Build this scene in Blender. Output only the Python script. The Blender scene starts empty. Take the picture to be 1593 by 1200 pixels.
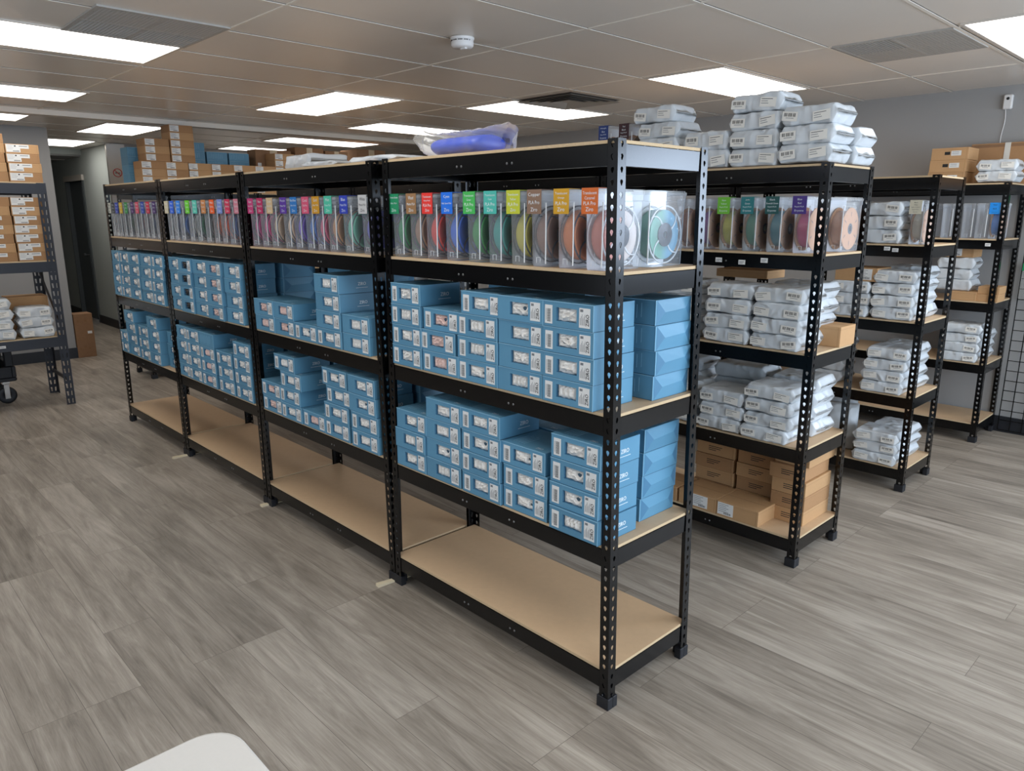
import bpy, math, random
from mathutils import Vector, Matrix, noise
SC = bpy.context.scene
COL = SC.collection
random.seed(7)
# ---------------------------------------------------------------- camera
cam_d = bpy.data.cameras.new('camera'); cam = bpy.data.objects.new('camera', cam_d); COL.objects.link(cam)
cam_d.sensor_fit = 'HORIZONTAL'; cam_d.sensor_width = 36; cam_d.lens = 1142.95/1593*36
cam_d.clip_start = .05
YAW, PIT, ROL = -.8067, -.2301, .0007
cam.location = (1.3276, -1.7160, 1.6210)
fw = Vector((math.sin(YAW)*math.cos(PIT), math.cos(YAW)*math.cos(PIT), math.sin(PIT)))
rt = fw.cross(Vector((0, 0, 1))).normalized(); up = rt.cross(fw)
r2 = rt*math.cos(ROL)+up*math.sin(ROL); u2 = -rt*math.sin(ROL)+up*math.cos(ROL)
cam.rotation_euler = Matrix((r2, u2, -fw)).transposed().to_euler()
SC.camera = cam
SC.view_settings.view_transform = 'Standard'; SC.view_settings.look = 'None'
SC.view_settings.exposure = 0.14; SC.view_settings.gamma = 1
SC.cycles.transparent_max_bounces = 40
SC.cycles.max_bounces = 7; SC.cycles.diffuse_bounces = 4; SC.cycles.glossy_bounces = 4
SC.cycles.caustics_reflective = False; SC.cycles.caustics_refractive = False
# ---------------------------------------------------------------- world and daylight
W = bpy.data.worlds.new('sky'); SC.world = W; W.use_nodes = True
bg = W.node_tree.nodes['Background']; bg.inputs[0].default_value = (.62, .78, 1, 1); bg.inputs[1].default_value = .9
def window_light(name, loc, rot, sx, sy, power, col):
    l = bpy.data.lights.new(name, 'AREA'); l.shape = 'RECTANGLE'; l.size = sx; l.size_y = sy; l.energy = power; l.color = col
    o = bpy.data.objects.new(name, l); COL.objects.link(o); o.location = loc; o.rotation_euler = rot
    return o
# daylight entering through the shop windows in the right wall and the front wall
window_light('daylight_right_window', (4.36, .9, 1.35), (0, math.radians(90), 0), 2.1, 6.6, 195, (.72, .85, 1))
window_light('daylight_back_window', (3.35, 4.71, 1.85), (math.radians(-90), 0, 0), 1.8, 1.0, 88, (.66, .80, 1))
window_light('daylight_front_window', (-.9, -4.16, 1.45), (math.radians(90), 0, 0), 4.6, 2.0, 30, (.92, .96, 1))
LAMP = 3.9          # strength of the ceiling troffers
HC = 2.515          # ceiling height
# ---------------------------------------------------------------- materials
def lin(c):
    return tuple(((v/255)/12.92 if v/255 <= .04045 else ((v/255+.055)/1.055)**2.4) for v in c)
MATS = {}
def mat(name, rgb, rough=.6, metal=0, spec=.5, bump=0, bscale=60, var=0, emit=0, coat=0):
    if name in MATS: return MATS[name]
    m = bpy.data.materials.new(name); m.use_nodes = True; MATS[name] = m
    nt = m.node_tree; b = nt.nodes['Principled BSDF']; c = lin(rgb)
    b.inputs['Base Color'].default_value = (*c, 1); b.inputs['Roughness'].default_value = rough
    b.inputs['Metallic'].default_value = metal; b.inputs['Specular IOR Level'].default_value = spec
    b.inputs['Coat Weight'].default_value = coat
    if emit:
        b.inputs['Emission Color'].default_value = (1, .965, .91, 1); b.inputs['Emission Strength'].default_value = emit
    if bump or var:
        tc = nt.nodes.new('ShaderNodeTexCoord'); n = nt.nodes.new('ShaderNodeTexNoise')
        n.inputs['Scale'].default_value = bscale; n.inputs['Detail'].default_value = 5
        nt.links.new(tc.outputs['Object'], n.inputs['Vector'])
        if bump:
            bp = nt.nodes.new('ShaderNodeBump'); bp.inputs['Strength'].default_value = bump; bp.inputs['Distance'].default_value = .01
            nt.links.new(n.outputs['Fac'], bp.inputs['Height']); nt.links.new(bp.outputs['Normal'], b.inputs['Normal'])
        if var:
            mx = nt.nodes.new('ShaderNodeMix'); mx.data_type = 'RGBA'
            mx.inputs[6].default_value = (*[v*(1-var) for v in c], 1); mx.inputs[7].default_value = (*[min(1, v*(1+var)) for v in c], 1)
            nt.links.new(n.outputs['Fac'], mx.inputs[0]); nt.links.new(mx.outputs[2], b.inputs['Base Color'])
    return m
def clear_mat(name, tint, milk, rough=.12):
    m = bpy.data.materials.new(name); m.use_nodes = True; MATS[name] = m; nt = m.node_tree
    b = nt.nodes['Principled BSDF']; out = nt.nodes['Material Output']
    b.inputs['Base Color'].default_value = (*tint, 1); b.inputs['Roughness'].default_value = rough; b.inputs['Specular IOR Level'].default_value = .6
    t = nt.nodes.new('ShaderNodeBsdfTransparent'); t.inputs[0].default_value = (1, 1, 1, 1)
    mx = nt.nodes.new('ShaderNodeMixShader'); fr = nt.nodes.new('ShaderNodeFresnel'); fr.inputs[0].default_value = 1.4
    mt = nt.nodes.new('ShaderNodeMath'); mt.operation = 'MULTIPLY_ADD'; mt.inputs[1].default_value = .9; mt.inputs[2].default_value = milk
    mt.use_clamp = True
    nt.links.new(fr.outputs[0], mt.inputs[0]); nt.links.new(mt.outputs[0], mx.inputs[0])
    nt.links.new(t.outputs[0], mx.inputs[1]); nt.links.new(b.outputs[0], mx.inputs[2]); nt.links.new(mx.outputs[0], out.inputs[0])
    return m
mat('steel', (8, 8, 9), .20, 0, .36)
mat('steel_old', (38, 41, 50), .42, 0, .5, .1, 30)
mat('stud', (120, 120, 120), .35, .8)
mat('rubber', (22, 24, 30), .55)
mat('board', (202, 172, 138), .55, 0, .35, .05, 40, .06)
mat('board_edge', (205, 180, 145), .8, 0, .2, .3, 200, .12)
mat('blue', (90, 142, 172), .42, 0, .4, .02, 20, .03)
mat('gap_shadow', (44, 76, 98), .7)  # shadow between stacked boxes, painted as dark lines
mat('blue_line', (136, 184, 210), .5)
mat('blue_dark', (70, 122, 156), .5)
mat('white_ink', (228, 236, 240), .6)
mat('label', (226, 226, 224), .55)
mat('ink', (28, 28, 30), .6)
mat('greyink', (120, 122, 126), .6)
mat('wrap_white', (232, 228, 222), .3, 0, .6, .5, 60, .15)
mat('wrap_pink', (226, 194, 184), .3, 0, .6, .5, 90)
mat('wrap_black', (30, 30, 34), .3, 0, .6, .5, 90)
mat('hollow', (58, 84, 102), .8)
mat('bag', (208, 213, 217), .34, 0, .5, .01, 34)
mat('bagtag', (236, 233, 226), .6)
mat('brown', (190, 150, 108), .75, 0, .25, .06, 60, .05)
mat('brown_dark', (172, 132, 94), .75, 0, .25, .06, 60, .05)
mat('brown_line', (140, 104, 70), .8)
mat('kraft_worn', (146, 112, 84), .8, 0, .2, .1, 30, .12)
mat('tape', (200, 180, 150), .3)
mat('case_white', (235, 238, 240), .3)
mat('flange_dark', (84, 90, 100), .35)
mat('flange_white', (208, 212, 216), .35)
mat('flange_card', (196, 152, 116), .75, 0, .3, .1, 60, .08)
mat('hub_dark', (60, 66, 76), .5)
mat('white_plastic', (236, 234, 232), .4)
mat('wall', (164, 163, 162), .75, 0, .25, .03, 60)
mat('wall_dark', (84, 86, 90), .7)  # for the unseen front wall, kept dark to dim reflections in the steel
mat('wall_pale', (190, 196, 192), .6, 0, .3, .03, 60)
mat('door', (84, 90, 92), .45)
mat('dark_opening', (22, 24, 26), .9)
mat('base_black', (30, 32, 38), .45)
mat('table_white', (226, 222, 216), .35, 0, .5, .08, 120, .02)
mat('pine', (226, 212, 182), .7, 0, .3, .1, 60, .06)
mat('chrome', (190, 190, 190), .2, 1)
mat('frame_white', (214, 206, 196), .5)
mat('grille', (176, 172, 166), .5)
mat('grille_dark', (22, 26, 28), .9)
mat('tbar', (238, 230, 218), .45)
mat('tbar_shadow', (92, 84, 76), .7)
mat('red_sign', (170, 40, 42), .5)
mat('stainless', (176, 168, 158), .3, .9, .5, .05, 8, .1)
mat('lamp', (255, 255, 255), .5, emit=LAMP)
mat('strap', (222, 218, 208), .5)
mat('green_plastic', (36, 140, 90), .4)
mat('bluefilm', (20, 74, 206), .35)
clear_mat('clear', (.90, .94, 1.0), .10)
clear_mat('film', (.92, .92, .90), .10, .18)
def wrinkle(m):
    nt = m.node_tree; b = nt.nodes['Principled BSDF']; tc = nt.nodes.new('ShaderNodeTexCoord'); inf = nt.nodes.new('ShaderNodeObjectInfo')
    ad = nt.nodes.new('ShaderNodeVectorMath'); ad.operation = 'MULTIPLY_ADD'; ad.inputs[1].default_value = (1, 1, 1)
    cmb = nt.nodes.new('ShaderNodeMath'); cmb.operation = 'MULTIPLY'; cmb.inputs[1].default_value = 9; nt.links.new(inf.outputs['Random'], cmb.inputs[0])
    nt.links.new(tc.outputs['Object'], ad.inputs[0]); nt.links.new(cmb.outputs[0], ad.inputs[2])
    n = nt.nodes.new('ShaderNodeTexNoise'); n.noise_type = 'RIDGED_MULTIFRACTAL'; n.inputs['Scale'].default_value = 13; n.inputs['Detail'].default_value = 3; n.inputs['Roughness'].default_value = .5; n.inputs['Distortion'].default_value = .6
    nt.links.new(ad.outputs[0], n.inputs['Vector']); bp = nt.nodes.new('ShaderNodeBump'); bp.inputs['Strength'].default_value = 1; bp.inputs['Distance'].default_value = .014
    nt.links.new(n.outputs['Fac'], bp.inputs['Height']); nt.links.new(bp.outputs['Normal'], b.inputs['Normal'])
wrinkle(MATS['bag'])
def vary(m, amt):
    nt = m.node_tree; b = nt.nodes['Principled BSDF']; inf = nt.nodes.new('ShaderNodeObjectInfo'); h = nt.nodes.new('ShaderNodeHueSaturation')
    mr = nt.nodes.new('ShaderNodeMapRange'); mr.inputs[3].default_value = 1-amt; mr.inputs[4].default_value = 1+amt
    nt.links.new(inf.outputs['Random'], mr.inputs[0]); nt.links.new(mr.outputs[0], h.inputs['Value'])
    src = b.inputs['Base Color'].links[0].from_socket if b.inputs['Base Color'].links else None
    if src: nt.links.new(src, h.inputs['Color'])
    else: h.inputs['Color'].default_value = b.inputs['Base Color'].default_value
    nt.links.new(h.outputs[0], b.inputs['Base Color'])
vary(MATS['blue'], .09); vary(MATS['brown'], .06); vary(MATS['brown_dark'], .06); vary(MATS['bag'], .05)
# ---------------------------------------------------------------- mesh builder
_txt = {}
def glyphs(s):
    if s in _txt: return _txt[s]
    cu = bpy.data.curves.new('t', 'FONT'); cu.body = s; cu.resolution_u = 2; cu.align_x = 'LEFT'
    o = bpy.data.objects.new('t', cu); COL.objects.link(o)
    dg = bpy.context.evaluated_depsgraph_get(); me = bpy.data.meshes.new_from_object(o.evaluated_get(dg))
    V = [v.co.copy() for v in me.vertices]; F = [tuple(p.vertices) for p in me.polygons]
    x0 = min(v.x for v in V); x1 = max(v.x for v in V); y0 = min(v.y for v in V); y1 = max(v.y for v in V)
    V = [((v.x-x0)/(x1-x0), (v.y-y0)/(y1-y0)) for v in V]
    bpy.data.objects.remove(o); bpy.data.curves.remove(cu); bpy.data.meshes.remove(me)
    _txt[s] = (V, F); return _txt[s]
class MB:
    def __init__(s): s.v = []; s.f = []; s.m = []; s.slots = []
    def mi(s, m):
        if m not in s.slots: s.slots.append(m)
        return s.slots.index(m)
    def add(s, V, F, m):
        n = len(s.v); s.v += [tuple(p) for p in V]; k = s.mi(m)
        for f in F: s.f.append(tuple(i+n for i in f)); s.m.append(k)
    def box(s, x0, x1, y0, y1, z0, z1, m, c=0):
        if c <= 0:
            V = [(x, y, z) for z in (z0, z1) for y in (y0, y1) for x in (x0, x1)]
            s.add(V, [(0, 2, 3, 1), (4, 5, 7, 6), (0, 1, 5, 4), (2, 6, 7, 3), (0, 4, 6, 2), (1, 3, 7, 5)], m); return
        pts = [(x0+c, y0), (x1-c, y0), (x1, y0+c), (x1, y1-c), (x1-c, y1), (x0+c, y1), (x0, y1-c), (x0, y0+c)]
        cx, cy = (x0+x1)/2, (y0+y1)/2
        def sh(k): return [(px+(c if px < cx else -c)*k, py+(c if py < cy else -c)*k) for px, py in pts]
        R = [(sh(1), z0), (pts, z0+c), (pts, z1-c), (sh(1), z1)]
        V = [(p[0], p[1], z) for r, z in R for p in r]; F = []
        for k in range(3):
            for i in range(8): j = (i+1) % 8; F.append((k*8+i, k*8+j, k*8+8+j, k*8+8+i))
        F.append(tuple(range(7, -1, -1))); F.append(tuple(range(24, 32))); s.add(V, F, m)
    def lathe(s, prof, m, n=32, axis='z', c=(0, 0, 0), closed=False):
        V = []; F = []; k = len(prof)
        for i in range(n):
            a = 2*math.pi*i/n
            for r, h in prof:
                x, y = r*math.cos(a), r*math.sin(a)
                p = {'z': (x, y, h), 'x': (h, x, y), 'y': (y, h, x)}[axis]
                V.append((p[0]+c[0], p[1]+c[1], p[2]+c[2]))
        kk = k if closed else k-1
        for i in range(n):
            j = (i+1) % n
            for q in range(kk): w = (q+1) % k; F.append((i*k+q, j*k+q, j*k+w, i*k+w))
        s.add(V, F, m)
    def quad(s, P, m): s.add(P, [(0, 1, 2, 3)], m)
    def text(s, st, m, o, u, v, w, h):
        "string fitted into w x h at origin o with unit axes u, v"
        V, F = glyphs(st); o = Vector(o); u = Vector(u); v = Vector(v)
        s.add([o+u*(a*w)+v*(b*h) for a, b in V], F, m)
    def rot(s, M): s.v = [tuple(M @ Vector(p)) for p in s.v]; return s
    def mesh(s, name, smooth=False):
        me = bpy.data.meshes.new(name); me.from_pydata(s.v, [], s.f)
        for x in s.slots: me.materials.append(MATS[x])
        me.polygons.foreach_set('material_index', s.m)
        me.polygons.foreach_set('use_smooth', [smooth]*len(s.f))
        me.validate(); me.update(); return me
def link(name, me, parent=None, loc=(0, 0, 0), rz=0):
    o = bpy.data.objects.new(name, me); COL.objects.link(o); o.location = loc; o.rotation_euler = (0, 0, rz)
    if parent: o.parent = parent
    return o
def tag(o, label, cat, group=None):
    o['label'] = label; o['category'] = cat
    if group: o['group'] = group
    n = len(label.split())
    if n > 16 or n < 4: print('LABEL LENGTH', n, label)
    return o
def struct(name, me):
    o = link(name, me); o['kind'] = 'structure'; return o
def sbox(name, *a, **k):
    b = MB(); b.box(*a, **k); return struct(name, b.mesh(name))
# ---------------------------------------------------------------- floor
def floor_mat():
    m = bpy.data.materials.new('planks'); m.use_nodes = True; nt = m.node_tree; N = nt.nodes; L = nt.links
    b = N['Principled BSDF']; tc = N.new('ShaderNodeTexCoord')
    br = N.new('ShaderNodeTexBrick'); br.offset = .37; br.offset_frequency = 3
    br.inputs['Scale'].default_value = 1; br.inputs['Brick Width'].default_value = 1.22; br.inputs['Row Height'].default_value = .18
    br.inputs['Mortar Size'].default_value = .0009; br.inputs['Mortar Smooth'].default_value = .3
    br.inputs['Color1'].default_value = (0, 0, 0, 1); br.inputs['Color2'].default_value = (1, 1, 1, 1); br.inputs['Mortar'].default_value = (.5, .5, .5, 1)
    L.new(tc.outputs['Object'], br.inputs['Vector'])
    # grain: stretched noise shifted per plank
    sep = N.new('ShaderNodeVectorMath'); sep.operation = 'MULTIPLY_ADD'; sep.inputs[1].default_value = (7, 7, 7)
    L.new(br.outputs['Color'], sep.inputs[0]); L.new(tc.outputs['Object'], sep.inputs[2])
    def nz(scale, det, rough, stretch, dist=0):
        mp = N.new('ShaderNodeMapping'); mp.inputs['Scale'].default_value = stretch
        L.new(sep.outputs[0], mp.inputs[0]); n = N.new('ShaderNodeTexNoise'); n.inputs['Scale'].default_value = scale
        n.inputs['Detail'].default_value = det; n.inputs['Roughness'].default_value = rough; n.inputs['Distortion'].default_value = dist
        L.new(mp.outputs[0], n.inputs['Vector']); return n.outputs['Fac']
    coarse = nz(2.8, 6, .66, (.5, 5.5, 1), 1.3); fine = nz(30, 5, .75, (.22, 7, 1), .5); cloud = nz(2.2, 3, .5, (.7, 1.6, 1))
    def mth(op, a, bb):
        n = N.new('ShaderNodeMath'); n.operation = op
        for i, x in enumerate((a, bb)):
            if isinstance(x, float): n.inputs[i].default_value = x
            else: L.new(x, n.inputs[i])
        return n.outputs[0]
    bw = N.new('ShaderNodeRGBToBW'); L.new(br.outputs['Color'], bw.inputs[0])
    v = mth('ADD', mth('MULTIPLY', coarse, .85), mth('MULTIPLY', fine, .42)); v = mth('ADD', v, mth('MULTIPLY', cloud, .45))
    v = mth('ADD', v, mth('MULTIPLY', bw.outputs[0], .13))
    v = mth('SUBTRACT', v, .405)
    rp = N.new('ShaderNodeValToRGB'); L.new(v, rp.inputs[0]); e = rp.color_ramp.elements
    e[0].position = .18; e[0].color = (*lin((92, 84, 75)), 1); e[1].position = .85; e[1].color = (*lin((194, 184, 171)), 1)
    x = e.new(.5); x.color = (*lin((150, 140, 128)), 1)
    mx = N.new('ShaderNodeMix'); mx.data_type = 'RGBA'; L.new(br.outputs['Fac'], mx.inputs[0]); L.new(rp.outputs[0], mx.inputs[6]); mx.inputs[7].default_value = (*lin((98, 90, 82)), 1)
    L.new(mx.outputs[2], b.inputs['Base Color']); b.inputs['Roughness'].default_value = .42; b.inputs['Specular IOR Level'].default_value = .35
    bp = N.new('ShaderNodeBump'); bp.inputs['Strength'].default_value = .12; bp.inputs['Distance'].default_value = .002
    L.new(fine, bp.inputs['Height']); L.new(bp.outputs[0], b.inputs['Normal'])
    MATS['planks'] = m
floor_mat()
sbox('floor', -14.5, 4.5, -4.3, 8.2, -.1, 0, 'planks')
# ---------------------------------------------------------------- ceiling
def ceil_mat():
    m = mat('ceil', (234, 226, 216), .30, 0, .5, .03, 3, .03)
ceil_mat()
sbox('ceiling', -11.5, 4.5, -4.3, 8.2, HC, HC+.1, 'ceil')
b = MB()
for k in range(-14, 9):
    x = -1.27+.64*k
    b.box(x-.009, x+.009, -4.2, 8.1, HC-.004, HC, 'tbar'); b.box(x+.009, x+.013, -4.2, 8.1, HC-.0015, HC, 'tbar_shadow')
for k in range(-3, 6):
    y = 1.29+1.28*k
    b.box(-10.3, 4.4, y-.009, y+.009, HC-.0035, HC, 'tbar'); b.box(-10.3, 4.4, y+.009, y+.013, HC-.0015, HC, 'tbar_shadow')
struct('trim_1', b.mesh('trim_1'))
sbox('trim_2', -6.60, -6.50, -4.2, 4.72, HC-.045, HC, 'tbar')
# walls
b = MB()
for x0, x1, z0, z1 in ((-6.45, 2.4, 0, HC), (4.3, 4.4, 0, HC), (2.4, 4.3, 0, 1.3), (2.4, 4.3, 2.4, HC)): b.box(x0, x1, 4.72, 4.84, z0, z1, 'wall')
struct('wall_back', b.mesh('wall_back'))
sbox('wall_return', -6.45, -6.33, 4.84, 8.1, 0, HC, 'wall')
sbox('wall_far', -9.6, -6.45, 8.0, 8.1, 0, HC, 'wall')
sbox('wall_left', -8.25, -8.12, -4.2, .42, 0, HC, 'wall')
sbox('wall_niche', -9.69, -9.57, 1.46, 8.1, 0, HC, 'wall')
b = MB(); DX0, DX1 = -11.98, -11.03      # doorway in the hallway wall
for x0, x1, z0, z1 in ((DX1, -9.69, 0, HC), (-14.3, DX0, 0, HC), (DX0, DX1, 2.09, HC)): b.box(x0, x1, 1.46, 1.58, z0, z1, 'wall_pale')
struct('wall_hallway', b.mesh('wall_hallway'))
sbox('wall_hallway_left', -14.3, -8.25, .30, .42, 0, HC, 'wall')
sbox('wall_hallway_end', -14.4, -14.3, .30, 1.58, 0, HC, 'wall')
b = MB(); b.box(-11.06, -10.98, .42, 1.46, 2.44, HC, 'wall_pale'); b.box(-14.3, -11.02, .42, 1.46, 2.42, 2.44, 'wall')
for x in (-11.9, -12.9): b.box(x-.02, x+.02, .42, 1.46, 2.412, 2.42, 'tbar')
struct('trim_3', b.mesh('trim_3'))
# right wall and front wall carry the shop windows (behind the camera)
b = MB()
for y0, y1, z0, z1 in ((-4.3, -2.4, 0, HC), (4.2, 4.72, 0, HC), (-2.4, 4.2, 0, .3), (-2.4, 4.2, 2.4, HC), (.85, .95, .3, 2.4)): b.box(4.4, 4.5, y0, y1, z0, z1, 'wall')
struct('wall_right', b.mesh('wall_right'))
b = MB()
for x0, x1, z0, z1 in ((-8.25, -3.2, 0, HC), (1.4, 4.5, 0, HC), (-3.2, 1.4, 0, .45), (-3.2, 1.4, 2.45, HC)): b.box(x0, x1, -4.3, -4.2, z0, z1, 'wall_dark')
struct('wall_front', b.mesh('wall_front'))
# baseboards
sbox('baseboard_back', -6.45, 4.4, 4.705, 4.72, 0, .12, 'base_black')
sbox('baseboard_left', -8.12, -8.105, -4.2, .435, 0, .12, 'base_black')
sbox('baseboard_hallway_left', -14.3, -8.12, .42, .435, 0, .12, 'base_black')
b = MB(); b.box(DX1, -9.57, 1.445, 1.46, 0, .12, 'base_black'); b.box(-14.3, DX0, 1.445, 1.46, 0, .12, 'base_black')
struct('baseboard_hallway', b.mesh('baseboard_hallway'))
# hallway door, slightly open
b = MB(); b.box(DX0, DX0+.03, 1.44, 1.60, 0, 2.12, 'door'); b.box(DX1-.03, DX1, 1.44, 1.60, 0, 2.12, 'door')
b.box(DX0-.03, DX1+.03, 1.43, 1.60, 2.09, 2.17, 'frame_white')
d = struct('door_1', b.mesh('door_1'))
b = MB(); b.box(0, .62, 0, .04, .01, 2.08, 'door'); lf = link('door_leaf', b.mesh('door_leaf'), d, (DX0+.03, 1.50, 0), 0)
b = MB(); b.lathe([(0, 0), (.012, 0), (.012, -.04), (.026, -.045), (.026, -.07), (0, -.075)], 'stud', 14, 'y'); link('door_handle', b.mesh('door_handle'), lf, (.56, 0, 1.0))
sbox('wall_dark_doorway', DX0-.3, DX1+.3, 2.4, 2.45, 0, HC, 'dark_opening')  # near-black colour stands for the darkness behind the open door
# stainless panel with the no-smoking sign
b = MB(); b.box(-9.568, -9.556, 1.40, 1.62, 0, HC-.01, 'stainless'); b.box(-9.60, -9.556, 1.395, 1.401, 0, HC-.01, 'stainless')
struct('trim_4', b.mesh('trim_4'))
b = MB(); b.lathe([(.046, 0), (.056, 0), (.056, .003), (.046, .003)], 'red_sign', 28, 'x', closed=True)
M = Matrix.Rotation(math.radians(45), 4, 'X'); t = MB(); t.box(0, .003, -.005, .005, -.05, .05, 'red_sign'); t.rot(M); b.v, b.f, b.m = b.v+t.v, b.f+[tuple(i+len(b.v) for i in f) for f in t.f], b.m+t.m
b.box(0, .002, -.03, .022, -.006, .004, 'ink'); b.box(0, .002, .025, .033, -.006, .004, 'ink')
tag(link('no_smoking_sign', b.mesh('no_smoking_sign'), None, (-9.555, 1.50, 2.14)), 'small round red no-smoking sign on the stainless panel by the hallway', 'sign')
# ---------------------------------------------------------------- ceiling fittings
def troffer(x0, x1, y0, y1, lab):
    r = link('ceiling_light', None, None, ((x0+x1)/2, (y0+y1)/2, HC)); tag(r, lab, 'ceiling light', 'flat white ceiling light panels')
    w, h = (x1-x0)/2, (y1-y0)/2
    b = MB(); q = .016
    for a in ((-w-q, w+q, -h-q, -h), (-w-q, w+q, h, h+q), (-w-q, -w, -h, h), (w, w+q, -h, h)): b.box(*a, -.008, -.0005, 'frame_white')
    link('frame', b.mesh('light_frame'), r); b = MB(); b.box(-w, w, -h, h, -.006, -.001, 'lamp'); link('diffuser', b.mesh('diffuser'), r)
LT = [(-5.17, -3.83, 1.39, 1.99, 'white ceiling light panel lying crosswise above the third front rack'),
 (-3.82, -3.22, 2.66, 3.88, 'white ceiling light panel left of the square air diffuser'),
 (-1.88, -1.31, 2.63, 3.79, 'white ceiling light panel above the grey parcels on the middle rack'),
 (-3.68, -3.07, -1.25, -.02, 'largest white ceiling light panel, upper left beside the perforated vent'),
 (-5.82, -5.20, -1.25, .06, 'second white ceiling light panel down the left edge'),
 (-7.60, -7.02, -1.25, .04, 'third white ceiling light panel down the left edge, partly cut off'),
 (-5.87, -5.24, 2.74, 3.97, 'white ceiling light panel above the clear bag of blue film'),
 (-7.85, -7.22, 2.74, 4.05, 'long thin white ceiling light panel above the large worn cartons'),
 (-8.30, -7.18, .75, 1.33, 'white ceiling light panel beside the tall brown box stacks'),
 (-10.45, -9.42, .72, 1.24, 'white ceiling light panel nearest the hallway opening'),
 (-9.40, -8.85, 2.80, 3.6, 'farthest white ceiling light panel, a thin strip behind brown cartons'),
 (.06, .64, 2.52, 3.78, 'white ceiling light panel at the top right corner')]
for a in LT: troffer(*a)
# unseen panels added to light the rest of the shop
for x0, y0, w in ((-1.25, -1.25, 'above the floor in front of the nearest rack'), (1.3, -1.25, 'right above the camera'), (1.3, 1.3, 'over the aisle right of the racks'), (-5.8, -3.8, 'nearest the left front corner'), (-3.7, -3.8, 'by the front window')): troffer(x0, x0+.6, y0, y0+1.22, 'added unseen ceiling light panel '+w)
def grille(x0, x1, y0, y1, dark, lab):
    r = link('ceiling_vent', None, None, ((x0+x1)/2, (y0+y1)/2, HC)); tag(r, lab, 'vent')
    w, h = (x1-x0)/2, (y1-y0)/2; b = MB(); q = .014
    for a in ((-w, w, -h, -h+q), (-w, w, h-q, h), (-w, -w+q, -h+q, h-q), (w-q, w, -h+q, h-q), (-.008, .008, -h+q, h-q), (-w+q, -.008, -.005, .005), (.008, w-q, -.005, .005)): b.box(*a, -.0088, -.0005, 'grille')
    link('frame', b.mesh('vent_frame'), r)
    b = MB()
    for i in range(2):
        for j in range(2):
            X0 = -w+q+i*(w-q/2); Y0 = -h+q+j*(h-q/2)
            b.box(X0, X0+w-q, Y0, Y0+h-q, -.004, -.0015, 'grille_dark')
            n = 16
            wd = .0048 if (i, j) in dark else .0098
            for k in range(n):
                s = (k+.5)/n
                b.box(X0+s*(w-q)-wd/2, X0+s*(w-q)+wd/2, Y0, Y0+h-q, -.008, -.004, 'grille')
                b.box(X0, X0+w-q, Y0+s*(h-q)-wd/2, Y0+s*(h-q)+wd/2, -.0079, -.0041, 'grille')
    link('perforated_panel', b.mesh('perforated_panel'), r)
grille(-3.08, -2.47, -.60, .0, ((0, 0), (0, 1)), 'square perforated ceiling vent at the upper left of the picture')
grille(-.60, .0, 2.56, 3.16, ((0, 0),), 'square perforated ceiling vent at the upper right of the picture')
r = tag(link('air_diffuser', None, None, (-2.92, 2.98, HC)), 'square ceiling air diffuser with nested louvres above the nearest rack', 'vent')
b = MB()
for k, w in enumerate((.30, .235, .17, .105)):
    z0, z1 = -.020, -.005
    for sx, sy in ((1, 0), (-1, 0), (0, 1), (0, -1)):
        a, c = w, w-.034
        if sx: P = [(sx*a, -a, z0), (sx*a, a, z0), (sx*c, c, z1), (sx*c, -c, z1)]
        else: P = [(-a, sy*a, z0), (a, sy*a, z0), (c, sy*c, z1), (-c, sy*c, z1)]
        b.quad(P, 'grille')
link('louvre', b.mesh('louvre'), r); b = MB(); b.box(-.295, .295, -.295, .295, -.003, -.0005, 'tbar_shadow'); b.box(-.05, .05, -.05, .05, -.010, -.008, 'grille'); link('back_plate', b.mesh('back_plate'), r)
b = MB(); b.lathe([(0, 0), (.062, 0), (.062, -.01), (.058, -.012), (.058, -.040), (.050, -.050), (0, -.052)], 'white_plastic', 36)
r = tag(link('smoke_detector', b.mesh('smoke_detector', True), None, (-1.835, .955, HC-.004)), 'round white smoke detector on the ceiling', 'smoke detector')
b = MB()
for k in range(26):
    if k % 5 == 4: continue
    a = -math.radians(150)+k*math.radians(6)
    M = Matrix.Rotation(a, 4, 'Z'); t = MB(); t.box(.058, .0588, -.0018, .0018, -.021, -.015, 'ink'); t.rot(M)
    b.add(t.v, t.f, 'ink')
link('printed_band', b.mesh('printed_band'), r); b = MB(); b.box(-.01, .03, -.008, .008, -.058, -.050, 'white_plastic', .002); link('test_tab', b.mesh('test_tab'), r)
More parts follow.
